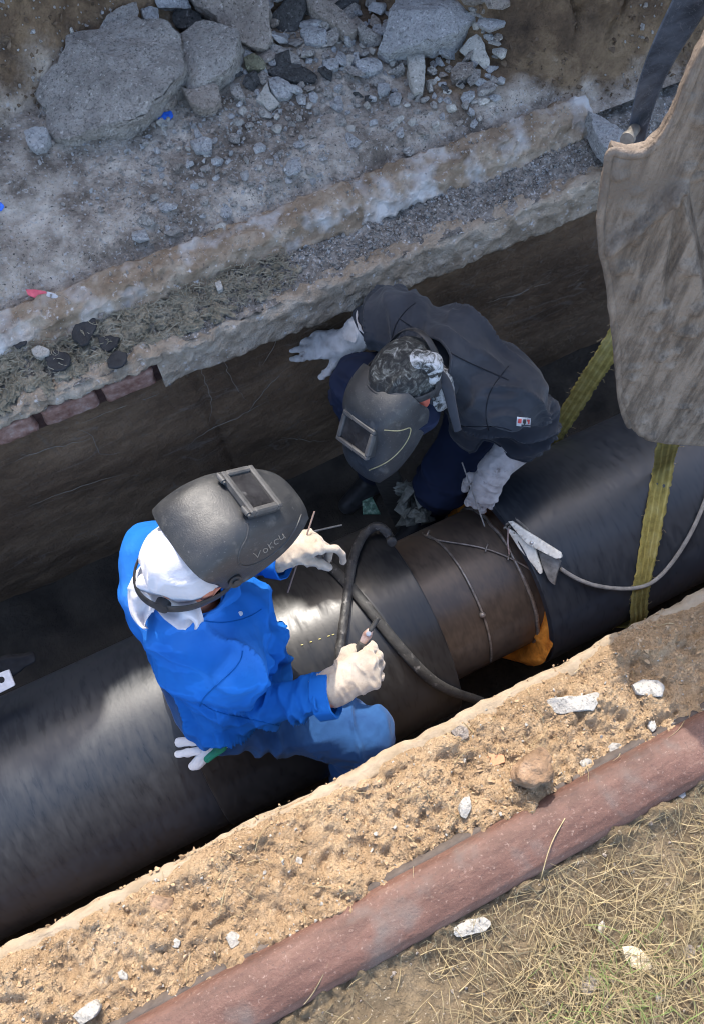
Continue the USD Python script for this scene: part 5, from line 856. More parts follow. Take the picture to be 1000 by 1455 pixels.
twig('grass_stalk', [(432, 1488 - 60), (452, 1400), (470, 1360), (474, 1350)], onb, [.003, .008, .012, .012], .001, 'straw_grey', 'thin dark stalk on the beam near the bottom edge', 'stalk')
twig('grass_stalk', [(762, 1178), (772, 1205), (776, 1216)], onb, [.006, .006, .003], .001, 'straw_grey', 'short dark stalk lying on the middle of the beam', 'stalk')
twig('grass_stalk', [(310, 1306), (318, 1280), (326, 1256), (332, 1244)], znear, [.004, .02, .03, .02], .0011, 'straw', 'upright dry stalk in the soil at the lower left', 'stalk')

# ------------------------------------------------------------------ people
def frame(D, N): D = nrm(D); N = nrm(np.asarray(N) - D * (np.asarray(N) @ D)); return D, N
def glove(name, parent, w, D, N, right, curls, thumb, mat_, s=1.0, cuff=None, spread=.10, h=.0034, fat=1.0):
    """gloved hand: palm, four curled fingers of different lengths, thumb from the side of the palm, and a cuff"""
    D, N = frame(D, N); T = np.cross(N, D) * (1 if right else -1); P = []
    offs = [.031, .0105, -.0105, -.030]; kl = [.088, .092, .087, .078]; LN = [(.044, .026, .022), (.048, .030, .023), (.045, .028, .022), (.035, .021, .020)]; R0 = [.0118, .0120, .0116, .0104]
    for i in range(4):
        K = w + D * kl[i] * s + T * offs[i] * s + N * (.004 - .004 * abs(i - 1)) * s; base = w + T * offs[i] * .62 * s
        P.append((cone(base, K, .0175 * s * fat, .0155 * s * fat), .012)); a = 0; p = K; r = R0[i] * s * fat; q = D + T * (offs[i] / .03) * spread
        for L, c in zip(LN[i], curls[i]):
            a += math.radians(c); d = nrm(q * math.cos(a) - N * math.sin(a)); p2 = p + d * L * s; P.append((cone(p, p2, r * 1.02, r * .93), .0045)); p = p2; r *= .93
    tb = w + D * .022 * s + T * .026 * s - N * .006 * s; p = tb; r = .0145 * s * fat
    for (a_, b_, c_), L in zip(thumb, (.040, .034, .026)):
        d = nrm(D * a_ + T * b_ - N * c_); p2 = p + d * L * s; P.append((cone(p, p2, r, r * .9), .007)); p = p2; r *= .9
    if cuff is not None:
        ce, r0, r1 = cuff; P.append((cone(w - D * .01, w + D * .02, r0, r0 * .95), .02)); P.append((cone(w - D * .005, ce, r0, r1), .015))
    f = union(P); m = nets(f, h, pad=.012)
    def cr(v, n): return .0022 * np.clip(folds(v, D, 42, 3, .35), -1, 1) + .0016 * (fbm(v * 60, 3, 5) - .5)
    m = displace(m, cr)
    if cuff is not None:
        dc = nrm(cuff[0] - w); lim = (cuff[0] - w) @ dc; m = clip(m, lambda c: lim - .002 - (c - w) @ dc + .002 * np.sin(c @ T * 200))
    g_ = obj(name, m, mat_, parent, smooth=True)
    if cuff is not None:
        for h_ in hems(m, .0024): obj('cuff_edge', h_, mat_, g_, smooth=True)
    return g_
def welding_mask(parent, p, S, U, F, lens, mat_, lensmat='lens_dark', prof=None, edge=None, w=None, name='welding_mask'):
    W = lambda q: p + np.asarray(q)[..., :1] * S + np.asarray(q)[..., 1:2] * U + np.asarray(q)[..., 2:] * F
    n = 56; t = np.linspace(0, 1, n)
    pr_ = path_pts(np.c_[np.zeros(len(prof)), prof], n)[:, 1:]; ed = path_pts(np.c_[np.zeros(len(edge)), edge], n)[:, 1:]; ww = np.interp(t, np.linspace(0, 1, len(w)), w)
    from scipy.ndimage import gaussian_filter1d; ww = gaussian_filter1d(ww, 2, mode='nearest')
    m = 49; ph = np.linspace(-np.pi / 2, np.pi / 2, m); ex = 2 / np.interp(t, [0, .25, .6, .85, 1], [3.4, 3.8, 3.6, 3.0, 2.2])
    s = ww[:, None] * np.sign(np.sin(ph)) * np.abs(np.sin(ph)) ** ex[:, None]; c = np.abs(np.cos(ph)) ** ex[:, None]
    q = np.stack([s, ed[:, None, 0] + (pr_ - ed)[:, None, 0] * c, ed[:, None, 1] + (pr_ - ed)[:, None, 1] * c], -1)
    v = W(q.reshape(-1, 3)); i, j = np.meshgrid(np.arange(n - 1), np.arange(m - 1), indexing='ij'); a = i * m + j
    f = np.stack([a, a + 1, a + m + 1, a + m], -1).reshape(-1, 4); f3 = np.vstack([f[:, [0, 1, 2]], f[:, [0, 2, 3]]])
    nn = vnormals(v, f3); cen = W(np.array([[0, -.06, .05]]))[0]
    if ((v - cen) * nn).sum() < 0: f3 = f3[:, ::-1]; nn = -nn
    vi = v - nn * .0035; N = len(v); fi = f3[:, ::-1] + N
    per = np.r_[np.arange(m), np.arange(1, n) * m + m - 1, (n - 1) * m + np.arange(m - 2, -1, -1), np.arange(n - 2, 0, -1) * m]; p2 = np.roll(per, -1)
    rim = np.vstack([np.stack([per, p2, p2 + N], 1), np.stack([per, p2 + N, per + N], 1)])
    sh = obj(name, (np.vstack([v, vi]), np.vstack([f3, fi, rim])), mat_, parent, smooth=35)
    sub = (sh[0], sh[1])
    lu, lf, tl, hw, hh = lens; Bx = S; By = math.cos(tl) * U + math.sin(tl) * F; Bz = np.cross(Bx, By); Bz = Bz if Bz @ F > 0 else -Bz
    lc = W(np.array([[0, lu, lf]]))[0]; R3 = np.stack([Bx, By, Bz]); th = .017; b = .013
    bars = [box(lc + By * (hh - b / 2) + Bz * .004, (2 * hw, b, th), R3, .003), box(lc - By * (hh - b / 2) + Bz * .004, (2 * hw, b, th), R3, .003), box(lc + Bx * (hw - b / 2) + Bz * .0042, (b, 2 * hh - 2 * b + .002, th), R3, .003), box(lc - Bx * (hw - b / 2) + Bz * .0042, (b, 2 * hh - 2 * b + .002, th), R3, .003)]
    obj('lens_frame', cat(*bars), 'frame_grey', sub, smooth=30)
    obj('window_box', box(lc - Bz * .016, (2 * hw - .004, 2 * hh - .004, .030), R3, .003), mat_, sub, smooth=30)
    obj('lens', box(lc + Bz * .002, (2 * hw - 2 * b - .001, 2 * hh - 2 * b - .001, .008), R3, .001), lensmat, sub)
    for sx in (-1, 1): obj('hinge', cat(disc(lc + Bx * sx * hw * .78 + By * (hh + .004) + Bz * .004, Bx, .006, .016, 14), disc(lc + Bx * sx * hw * .78 + By * (hh + .004) + Bz * .004, Bx, .0035, .026, 12)), 'frame_grey', sub, smooth=40)
    return sub, trimesh.Trimesh(v, f3, process=False)
def on_mesh(tm, px, py, off=.001):
    if not hasattr(tm, '_tri'): t_ = np.asarray(tm.vertices)[np.asarray(tm.faces)]; tm._tri = (t_[:, 0], t_[:, 1] - t_[:, 0], t_[:, 2] - t_[:, 0])
    a0, u1, u2 = tm._tri; d = ray(px, py); pv = np.cross(d, u2); det = (u1 * pv).sum(1); det = np.where(np.abs(det) < 1e-14, 1e-14, det); tv = EYE - a0; u = (tv * pv).sum(1) / det; qv = np.cross(tv, u1); w = (qv @ d) / det; t = (u2 * qv).sum(1) / det
    t = np.where((u >= -1e-6) & (w >= -1e-6) & (u + w <= 1 + 1e-6) & (t > 0), t, np.inf); k = np.argmin(t)
    return EYE + (t[k] - off) * d if np.isfinite(t[k]) else None
def head_prims(c, Hu, Hf):
    Hu, Hf = nrm(Hu), nrm(np.asarray(Hf) - nrm(Hu) * (np.asarray(Hf) @ nrm(Hu))); Hs = np.cross(Hu, Hf); R3 = np.stack([Hs, Hu, Hf]); W = lambda s, u, f: np.asarray(c) + Hs * s + Hu * u + Hf * f
    L = [(ell(W(0, .02, -.01), R3, (.076, .098, .095)), .01), (ell(W(0, -.045, .035), R3, (.056, .070, .060)), .03), (cone(W(0, -.095, .070), W(0, -.085, .06), .022, .03), .02), (cone(W(0, .0, .092), W(0, -.036, .108), .009, .014), .012), (cone(W(-.014, -.040, .098), W(.014, -.040, .098), .009, .009), .008),
         (cone(W(-.020, -.066, .090), W(.020, -.066, .090), .008, .008), .006), (cone(W(-.017, -.077, .088), W(.017, -.077, .088), .009, .009), .006), (cone(W(-.05, .018, .072), W(.05, .018, .072), .012, .012), .012)]
    for s in (-1, 1): L += [(ell(W(s * .032, .0, .078), R3, (.014, .011, .012)), .004), (ell(W(s * .079, -.008, -.006), R3, (.009, .032, .019)), .006), (cone(W(s * .045, -.03, .07), W(s * .05, -.02, .05), .016, .02), .02)]
    return L, W, R3
def cloth(prims, h, amp, dirs, fine=.0028, keep=None, extra=None, k=.05):
    m = nets(union(prims, k), h)
    def d(v, n):
        o = 0
        for c, r, dr, fq, am, sd in dirs: o = o + near(v, c, r) * am * 1.25 * folds(v, dr, fq, sd)
        return o + amp * np.clip(folds(v, [.2, .3, 1], 9, 3, .5), -1, 1) + fine * (fbm(v * 34, 3, 7) - .5) * 2 + (extra(v, n) if extra else 0)
    m = displace(m, d)
    return clip(m, keep) if keep else m
A_ = np.array
# --- the worker in blue, sitting astride the pipe
bp = thing('person', 'person in bright blue work shirt and raised black welding mask, seated astride the pipe', 'person', (-.05, .40, -.42))
Rs, Ls, Re, Le, Rw_, Lw_ = A_([-.005, .312, .025]), A_([-.070, .625, .035]), A_([-.095, .285, -.215]), A_([.03, .69, -.16]), A_([.165, .183, -.115]), A_([.195, .535, -.075])
hR, hL, kR, kL, fR, fL = A_([-.08, .30, -.355]), A_([-.08, .47, -.355]), A_([.215, .125, -.475]), A_([.10, .75, -.52]), A_([.145, .035, -1.02]), A_([.06, .82, -1.04])
hc = A_([.006, .494, .232]); HP, HW, HR = head_prims(hc, [.32, .05, .93], [.93, .05, -.32])
body = HP + [(cone([-.045, .475, .07], HW(0, -.05, -.02), .062, .058), .03), (cone([-.05, .38, -.30], [-.05, .42, -.02], .09, .09), .05), (cone([-.05, .46, -.30], [-.055, .53, -.02], .09, .09), .05), (cone([-.04, .42, .0], Rs, .07, .05), .04), (cone([-.05, .53, .0], Ls, .07, .05), .04), (cone(Rs, Re, .048, .042), .03), (cone(Re, Rw_, .042, .030), .02), (cone(Ls, Le, .048, .042), .03), (cone(Le, Lw_, .042, .030), .02), (cone(hR, kR, .058, .045), .04), (cone(kR, fR, .052, .04), .02), (cone(hL, kL, .060, .045), .04), (cone(kL, fL, .052, .04), .02)]
obj('body', nets(union(body), .0085), 'skin', bp, smooth=True)
shirt = [cone([-.050, .355, -.30], [-.05, .385, -.03], .115, .118), cone([-.065, .47, -.31], [-.065, .56, -.02], .128, .122), cone([.015, .36, -.30], [.03, .44, -.03], .115, .105), cone([-.03, .39, .0], Rs, .108, .068), cone([-.05, .55, .01], Ls, .108, .072), (cone(Rs, Re, .068, .064), .05), (cone(Re, Rw_ - (Rw_ - Re) * .05, .064, .050), .02), (cone(Ls, Le, .070, .064), .05), (cone(Le, Lw_, .070, .052), .03), (cone([-.05, .46, .06], [-.035, .478, .125], .10, .074), .05)]
fa = nrm(Rw_ - Re); fl_ = nrm(Lw_ - Le)
def arm_field(c, a, d, lim, rad=.10): t = (c - a) @ d; r_ = np.linalg.norm((c - a) - t[:, None] * d, axis=1); return np.maximum(lim - t, r_ - rad)
def shirt_keep(c):
    nk = np.maximum(-.012 - (c - A_([-.02, .485, .15])) @ nrm([.35, .05, .93]), np.linalg.norm(c - A_([-.03, .48, .12]), axis=1) - .13)
    return np.minimum.reduce([arm_field(c, Re, fa, np.linalg.norm(Rw_ - Re) * .93), arm_field(c, Le, fl_, np.linalg.norm(Lw_ - Le) * .95), nk, c[:, 2] + .352 - .010 * np.sin(c[:, 0] * 30)])
sd = [(Re, .13, fa + [0, 0, .3], 26, .013, 3), (Re + (Rw_ - Re) * .5, .12, fa, 24, .011, 5), (Rw_, .09, fa, 40, .008, 8), ([.02, .36, -.02], .14, [.5, .6, -.6], 16, .013, 11), ([-.06, .36, -.33], .16, [.15, .2, 1], 17, .007, 13), ([.09, .40, -.15], .14, [.2, 1, .5], 17, .014, 17), ([-.14, .45, -.28], .15, [.1, .5, 1], 11, .007, 19), (Le, .12, fl_, 26, .010, 23), ([-.13, .40, .02], .16, [.2, 1, .5], 9, .008, 29)]
SM = cloth(shirt, .0062, .0035, sd, keep=shirt_keep, k=.04); obj('shirt', SM, 'blue_shirt', bp, smooth=True); [obj('hem', h_, 'blue_shirt', bp, smooth=True) for h_ in hems(SM, .0032)]
cu = A_([np.cos(t_) for t_ in np.linspace(0, 6.28, 40)]), A_([np.sin(t_) for t_ in np.linspace(0, 6.28, 40)])
def cuff_band(c, ax, r, wd, mat_, name):
    a = nrm(np.cross(ax, [0, 0, 1.])); b = np.cross(ax, a); ring = lambda o, rr: c + ax * o + rr * (cu[0][:-1, None] * a + cu[1][:-1, None] * b) * (1 + .03 * np.sin(np.arange(39) * 1.3))[:, None]
    V = np.vstack([ring(-wd / 2, r - .004), ring(-wd / 2 + .002, r), ring(wd / 2 - .002, r), ring(wd / 2, r - .004), ring(wd / 2 - .012, r - .008)]); n = 39; i, j = np.meshgrid(np.arange(4), np.arange(n), indexing='ij'); j2 = (j + 1) % n
    obj(name, (V, np.stack([i * n + j, i * n + j2, i * n + n + j2, i * n + n + j], -1).reshape(-1, 4)), mat_, bp, smooth=40)
cuff_band(Rw_ - fa * .012, fa, .056, .045, 'blue_shirt', 'cuff'); cuff_band(Lw_ - fl_ * .004, fl_, .052, .045, 'blue_shirt', 'cuff')
# collar: a stand round the neck with two falling points
na = nrm([.35, .05, .93]); nc = A_([-.028, .478, .108]); e1 = nrm(np.cross(na, [0, 1., 0])); e1 = nrm(A_([1., 0, 0]) - na * na[0]); e2 = np.cross(na, e1)
ph = np.linspace(-2.75, 2.75, 60); ring = lambda r_, z_: nc + na * z_ + r_ * (-np.cos(ph)[:, None] * e1 + np.sin(ph)[:, None] * e2)
sec = [(.078, -.012), (.071, .012), (.068, .030), (.072, .036), (.078, .030), (.092, -.006)]
V = np.stack([ring(r_, z_) + (np.abs(ph) > 2.2)[:, None] * (np.abs(ph) - 2.2)[:, None] * (.05 * e1 - .02 * na) * (k_ > 3) for k_, (r_, z_) in enumerate(sec)], 1).reshape(-1, 3); i, j = np.meshgrid(np.arange(59), np.arange(5), indexing='ij'); a_ = i * 6 + j
V = V + (fbm(V * 22, 3, 3) - .5)[:, None] * .012; obj('collar', (V, np.stack([a_, a_ + 1, a_ + 7, a_ + 6], -1).reshape(-1, 4)), 'blue_shirt', bp, smooth=True)
tr = [cone(hR + [-.01, .03, .0], hL + [-.01, 0, -.02], .112, .12), (cone(hR + [.02, .005, -.02], kR, .095, .076), .05), (cone(kR, kR + (fR - kR) * .85, .080, .066), .03), (cone(hL + [0, .01, -.02], kL, .100, .078), .06), (cone(kL, kL + (fL - kL) * .85, .076, .064), .03)]
td = [(kR, .12, [.8, -.2, .5], 22, .012, 3), (hR + [.08, -.06, -.03], .13, [1, -.3, .2], 17, .013, 5), (kR + [-.02, -.04, -.15], .15, [.1, 0, 1], 20, .009, 9)]
obj('trousers', cloth(tr, .008, .003, td, k=.05, keep=lambda c: c[:, 2] + 1.0), 'blue_jeans', bp, smooth=True)
for k_, ft in ((kR, fR), (kL, fL)): obj('boot', nets(union([cone(ft + [0, 0, .07], ft + [0, 0, -.03], .05, .05), cone(ft + [0, 0, -.03], ft + [.15, 0, -.045], .05, .036)], .03), .01), 'strap_black', bp, smooth=True)
# white head cloth, knot and tails
cp = displace(nets(union([(ell(HW(0, .020, -.012), HR, (.083, .104, .104)), .01)]), .005), lambda v, n: .0035 * np.clip(folds(v, HR[0], 20, 5, .4), -1, 1) + .0015 * (fbm(v * 50, 3, 2) - .5))
def below(c): q = (c - hc) @ HR.T; return np.minimum(q[:, 1] + .030 - .35 * np.maximum(q[:, 2], 0) + .02 * np.clip(-q[:, 2] / .1, 0, 1), np.maximum(.05 - q[:, 2], q[:, 1] - .04))
cap = obj('head_cloth', clip(cp, below), 'white_cotton', bp, smooth=True)
def rag(P, w, mat_, name, par, seed):
    P = path_pts(P, 40); T = np.gradient(P, axis=0); T /= np.linalg.norm(T, axis=1, keepdims=True); A1 = np.cross(T, -FW); A1 /= np.linalg.norm(A1, axis=1, keepdims=True); K = 13; u = np.linspace(-1, 1, K); w = np.interp(np.linspace(0, 1, 40), np.linspace(0, 1, len(w)), w)
    B1 = np.cross(T, A1); q = P[:, None] + (u[None, :, None] * w[:, None, None]) * A1[:, None] + (.010 * np.sin(u * 5 + seed)[None] * np.linspace(.4, 1, 40)[:, None] + .008 * (noise(np.stack(np.meshgrid(np.arange(40) * .25, u * 2, [seed * 1.], indexing='ij'), -1)[:, :, 0], seed) - .5))[..., None] * B1[:, None]
    top_, bot_ = q, q + .002 * B1[:, None]; v = np.concatenate([top_, bot_[:, ::-1]], 1); m = 2 * K; i, j = np.meshgrid(np.arange(39), np.arange(m), indexing='ij'); j2 = (j + 1) % m
    return obj(name, (v.reshape(-1, 3), np.stack([i * m + j, i * m + j2, i * m + m + j2, i * m + m + j], -1).reshape(-1, 4)), mat_, par, smooth=True)
shm = UsdGeom.Mesh(stage.GetPrimAtPath('/World/person/shirt')); shv = np.array(shm.GetPointsAttr().Get()) + bp[1]; shf = np.array(shm.GetFaceVertexIndicesAttr().Get()).reshape(-1, 3); kk = np.linalg.norm(shv[shf].mean(1) - A_([-.1, .45, .1]), axis=1) < .3; sht = trimesh.Trimesh(shv, shf[kk], process=False)
sht2 = trimesh.Trimesh(shv, shf, process=False)
def onsh(px, py, off): q = on_mesh(sht, px, py, off); return at(px, py, z=.20) if q is None else q
kn = onsh(218, 830, .075)
obj('knot', displace(nets(union([cone(kn + [-.012, .01, .0], kn + [.010, -.012, .004], .020, .018)]), .003), lambda v, n: .005 * (fbm(v * 45, 3, 4) - .5) * 2), 'white_cotton', cap, smooth=True)
rag([onsh(216, 804, .09), onsh(207, 826, .085), onsh(203, 845, .075), onsh(199, 862, .06), onsh(200, 880, .05), onsh(207, 893, .045)], [.018, .030, .036, .034, .022, .005], 'white_cotton', 'tail', cap, 3)
rag([kn, onsh(236, 846, .03), onsh(250, 860, .03), onsh(264, 873, .028), onsh(278, 888, .024)], [.020, .032, .036, .032, .012], 'white_cotton', 'tail', cap, 6)
for q_ in ([(345, 925), (338, 945), (322, 962), (304, 978), (290, 992), (284, 1004)], [(262, 872), (300, 884), (345, 880), (372, 866)], [(288, 1000), (310, 1012), (345, 1020), (390, 1030), (430, 1036)], [(390, 838), (402, 852), (412, 870), (418, 892), (423, 915)]):
    P_ = [on_mesh(sht2, *a_, .0004) for a_ in path_pts(q_, 36)]; P_ = [x_ for x_ in P_ if x_ is not None]
    if len(P_) > 20:
        obj('seam', tube(A_(P_), .0015, 6), 'blue_seam', bp, smooth=True)
for q_ in ((305, 862), (388, 833), (342, 872)):
    c_ = on_mesh(sht2, *q_, .001)
    if c_ is not None: obj('button', disc(c_, -FW, .0055, .004, 16), 'white_plate', bp, smooth=40)
# mask, strap and knobs
mp, mS, mU, mF = A_([.044, .505, .273]), nrm([-.172, .985, -.013]), nrm([-.755, -.124, .644]), nrm([.633, .121, .765])
PROF = [(.112, .020), (.098, .066), (.062, .108), (.010, .136), (-.04, .142), (-.09, .146), (-.135, .143), (-.18, .134), (-.212, .118), (-.226, .096)]
EDGE = [(.040, -.010), (.020, -.026), (.0, -.032), (-.03, -.030), (-.065, -.018), (-.10, .004), (-.14, .032), (-.18, .060), (-.208, .078), (-.224, .090)]
WID = [.110, .114, .115, .114, .112, .109, .104, .096, .082, .060]
KM = .93
msk, mtm = welding_mask(bp, mp, mS, mU, mF, (-.042 * KM, .150 * KM, -.10, .057, .042), 'mask_black', prof=A_(PROF) * KM, edge=A_(EDGE) * KM, w=A_(WID) * KM)
hing = on_mesh(mtm, 333, 823, 0)
hing = mp - mS * .116 if hing is None else hing
obj('adjuster_knob', cat(disc(hing, nrm(-mS - FW * .5), .015, .020, 20), disc(hing + nrm(-mS - FW * .5) * .011, nrm(-mS - FW * .5), .0075, .006, 16)), 'strap_black', msk, smooth=40)
def zz(*p_): return [(200 + a_ / 3.846, 640 + b_ / 3.846) for a_, b_ in p_]
strokes = [zz((617, 562), (630, 572), (640, 585)), zz((655, 546), (648, 565), (640, 585)), zz((672, 548), (676, 538), (688, 536), (694, 546), (688, 556), (676, 556), (672, 548)), zz((696, 512), (704, 526), (713, 541)), zz((716, 500), (708, 514), (703, 524), (714, 528), (726, 530)), zz((754, 486), (742, 486), (732, 494), (732, 506), (742, 512), (754, 506)), zz((756, 466), (762, 482), (772, 486), (782, 476), (780, 460), (792, 478))]
tx = []
for s_ in strokes:
    P_ = [on_mesh(mtm, *q_, .0012) for q_ in s_]
    if all(x_ is not None for x_ in P_): tx.append(tube(path_pts(P_, 14), .0009, 5))
if tx: obj('scratched_lettering', cat(*tx), 'scratch_mark', msk)
for zp in (zz((538, 615), (560, 630), (600, 628), (660, 605), (730, 560), (800, 495), (850, 420), (878, 350)), zz((585, 400), (588, 440), (575, 490), (548, 540), (535, 590), (538, 615))):
    P_ = [on_mesh(mtm, *q_, .0) for q_ in zp]; P_ = [x_ for x_ in P_ if x_ is not None]
    if len(P_) > 2: obj('moulded_rib', tube(path_pts(P_, 50), .0022, 8), 'mask_black', msk, smooth=True)
th = np.linspace(0, 2 * np.pi, 90); bu = np.where(np.cos(th) > 0, -.018, -.018 - .030 * -np.cos(th)); loop = HW(0, 0, 0) + np.sin(th)[:, None] * .092 * HR[0] + bu[:, None] * HR[1] + (np.cos(th) * .112 - .010)[:, None] * HR[2]
def band(P, ctr, up, w, t_, mat_, name, par):
    N_ = P - ctr; N_ = N_ - np.outer(N_ @ up, up); return obj(name, tube(P, w / 2, 10, flat=(N_, t_ / w)), mat_, par, smooth=40)
band(loop, hc, HR[1], .024, .006, 'strap_black', 'headband', msk)
kb = HW(-.055, -.040, -.092); obj('adjuster_knob', cat(disc(kb, nrm(-HR[2] * .7 - HR[0] * .6), .016, .018, 18)), 'strap_black', msk, smooth=40)
# gloves, electrode holder, rods
up_, rt_ = UP, RT
glw = at(476, 975, z=-.11)
RG = glove('glove', bp, glw, rt_ * .90 + up_ * .44, -FW + rt_ * .1, True, [(62, 88, 55), (66, 92, 55), (68, 92, 55), (66, 88, 55)], [(.75, .55, .5), (.5, -.1, .9), (.1, -.6, .8)], 'split_leather', 1.08, cuff=(Rw_ - fa * .045, .040, .042), fat=1.12)
LG = glove('glove', bp, at(401, 786, z=-.06), rt_ * .92 + up_ * .36 + FW * .1, up_ * .72 - FW * .62, False, [(28, 42, 22), (62, 50, 25), (72, 48, 25), (72, 50, 25)], [(.8, .2, .5), (.75, .0, .7), (.6, 0, .8)], 'split_leather', 1.0, cuff=(Lw_ - fl_ * .035, .038, .044), fat=1.0)
# --- the worker in dark clothes, bent over behind the right pipe
dp = thing('person', 'person in dark navy jacket and patterned cap bending over the joint with lowered welding mask', 'person', (.95, .93, -1.1))
Ls2, Rs2, Le2, Re2, Lw2, Rw2 = A_([.945, .675, -.045]), A_([.760, .995, -.03]), A_([1.035, .665, -.245]), A_([.815, 1.125, -.15]), A_([.985, .645, -.345]), A_([.715, 1.155, -.255])
hL2, hR2, kL2, kR2, fL2, fR2 = A_([1.06, .88, -.46]), A_([1.0, 1.04, -.44]), A_([.835, .745, -.60]), at(508, 548, y=1.0), A_([.86, .83, -1.06]), A_([.76, 1.06, -1.06])
hc2 = A_([.662, .790, .036]); HP2, HW2, HR2 = head_prims(hc2, [.10, .22, .97], [-.95, -.27, .10])
body = HP2 + [(cone([.85, .845, -.02], HW2(0, -.06, -.03), .066, .058), .03), (cone([.88, .83, -.05], [1.02, .96, -.38], .08, .08), .05), (cone([.87, .82, -.02], Ls2, .07, .05), .04), (cone([.85, .88, -.02], Rs2, .07, .05), .04), (cone(Ls2, Le2, .048, .042), .03), (cone(Le2, Lw2, .042, .03), .02), (cone(Rs2, Re2, .048, .042), .03), (cone(Re2, Rw2, .042, .03), .02), (cone(hL2, kL2, .078, .052), .04), (cone(kL2, fL2, .05, .04), .02), (cone(hR2, kR2, .078, .052), .04), (cone(kR2, fR2, .05, .04), .02)]
obj('body', nets(union(body), .0085), 'skin_red', dp, smooth=True)
jk = [cone([.915, .755, -.08], [1.06, .90, -.40], .098, .105), cone([.81, .935, -.075], [.99, 1.05, -.40], .098, .105), cone([.86, .84, -.045], [.97, .93, -.20], .095, .10), cone([.885, .80, -.04], Ls2, .095, .078), cone([.835, .90, -.04], Rs2, .095, .080), (cone(Ls2, Le2, .078, .068), .05), (cone(Le2, Le2 + (Lw2 - Le2) * .80, .068, .064), .02), (cone(Rs2, Re2, .078, .068), .05), (cone(Re2, Re2 + (Rw2 - Re2) * .55, .074, .062), .03), (cone([.92, .76, -.12], [.94, .77, -.33], .105, .095), .05), (cone([.86, .845, .0], [.80, .825, .035], .095, .070), .04)]
a1_, a2_ = nrm(Lw2 - Le2), nrm(Rw2 - Re2)
def jk_keep(c):
    return np.minimum.reduce([arm_field(c, Le2, a1_, np.linalg.norm(Lw2 - Le2) * .86, .11), arm_field(c, Re2, a2_, np.linalg.norm(Rw2 - Re2) * .62, .11), np.maximum(.040 - (c - A_([.80, .825, .035])) @ nrm([-.86, -.20, .45]), np.linalg.norm(c - A_([.80, .825, .035]), axis=1) - .12)])
jd = [(Le2, .13, [.5, .2, 1], 22, .014, 3), (Ls2 + [0, .03, -.05], .14, [.8, .9, .2], 17, .013, 5), ([.95, .86, .03], .15, [1, .4, .2], 15, .012, 7), (Rs2, .13, [.8, -.5, .3], 17, .012, 9), ([1.02, .90, -.12], .16, [.9, .6, -.3], 13, .013, 11), ([.93, .74, -.22], .14, [.3, .3, 1], 17, .014, 13), (Re2, .10, a2_, 24, .010, 15)]
JM = cloth(jk, .0065, .004, jd, keep=jk_keep, k=.05); obj('jacket', JM, 'navy_jacket', dp, smooth=True); [obj('hem', h_, 'navy_jacket', dp, smooth=True) for h_ in hems(JM, .0034)]
tr = [cone(hL2, hR2, .105, .105), (cone(hL2, kL2, .105, .085), .06), (cone(kL2, kL2 + (fL2 - kL2) * .9, .083, .066), .03), (cone(hR2, kR2, .10, .082), .06), (cone(kR2, kR2 + (fR2 - kR2) * .9, .08, .066), .03)]
obj('trousers', cloth(tr, .009, .003, [(kL2, .14, [.2, .1, 1], 18, .010, 3), (kR2, .14, [.2, .1, 1], 18, .010, 5)], k=.05), 'dark_blue_trousers', dp, smooth=True)
for ft in (fL2, fR2): obj('boot', nets(union([cone(ft + [0, 0, .07], ft + [0, 0, -.03], .05, .05), cone(ft + [0, 0, -.03], ft + [-.14, -.05, -.045], .05, .036)], .03), .01), 'strap_black', dp, smooth=True)
cp2 = displace(nets(union([(ell(HW2(0, .022, -.009), HR2, (.0845, .104, .1045)), .01)]), .005), lambda v, n: .003 * np.clip(folds(v, HR2[0], 18, 9, .4), -1, 1))
cap2 = obj('cap', clip(cp2, lambda c: ((c - hc2) @ HR2.T)[:, 1] + .020), 'camo_cap', dp, smooth=True)
cv_ = np.array(UsdGeom.Mesh(cap2[0]).GetPointsAttr().Get()) + cap2[1]; ctm = trimesh.Trimesh(cv_, np.array(UsdGeom.Mesh(cap2[0]).GetFaceVertexIndicesAttr().Get()).reshape(-1, 3), process=False)
def on_cap(px, py): q_ = on_mesh(ctm, px, py, -.012); return at(px, py, z=.10) if q_ is None else q_
fl0, fl1, fl2 = on_cap(590, 512), on_cap(612, 516), on_cap(614, 534)
obj('cap_flap', displace(nets(union([(cone(fl0, fl1, .027, .026), .03), (cone(fl1, fl2, .026, .022), .02), (cone(HW2(-.045, .005, -.092), HW2(.050, -.004, -.086), .036, .034), .03), (cone(HW2(-.05, -.045, -.10), HW2(.055, -.055, -.08), .045, .042), .04)]), .0045), lambda v, n: .006 * (fbm(v * 30, 3, 5) - .5) * 2), 'camo_light', cap2, smooth=True)
obj('neck_collar', displace(nets(union([cone([.88, .85, -.03], HW2(0, -.06, -.055), .092, .076)]), .006), lambda v, n: .007 * (fbm(v * 22, 3, 8) - .5)), 'navy_jacket', dp, smooth=True)
mp2, mS2, mU2, mF2 = A_([.650, .787, .018]), nrm([.291, -.927, .235]), nrm([.074, .267, .961]), nrm([-.954, -.262, .147])
PROF2 = [(.075, .045), (.060, .085), (.030, .118), (-.010, .134), (-.055, .132), (-.095, .138), (-.14, .150), (-.18, .152), (-.206, .146), (-.222, .128)]
EDGE2 = [(.012, .010), (.000, -.006), (-.02, -.012), (-.045, -.008), (-.075, .004), (-.105, .024), (-.14, .055), (-.178, .088), (-.205, .108), (-.22, .12)]
WID2 = [.098, .102, .103, .102, .101, .099, .095, .088, .074, .052]
msk2, mtm2 = welding_mask(dp, mp2, mS2, mU2, mF2, (-.060, .142, -.40, .058, .045), 'mask_black', prof=PROF2, edge=EDGE2, w=WID2)
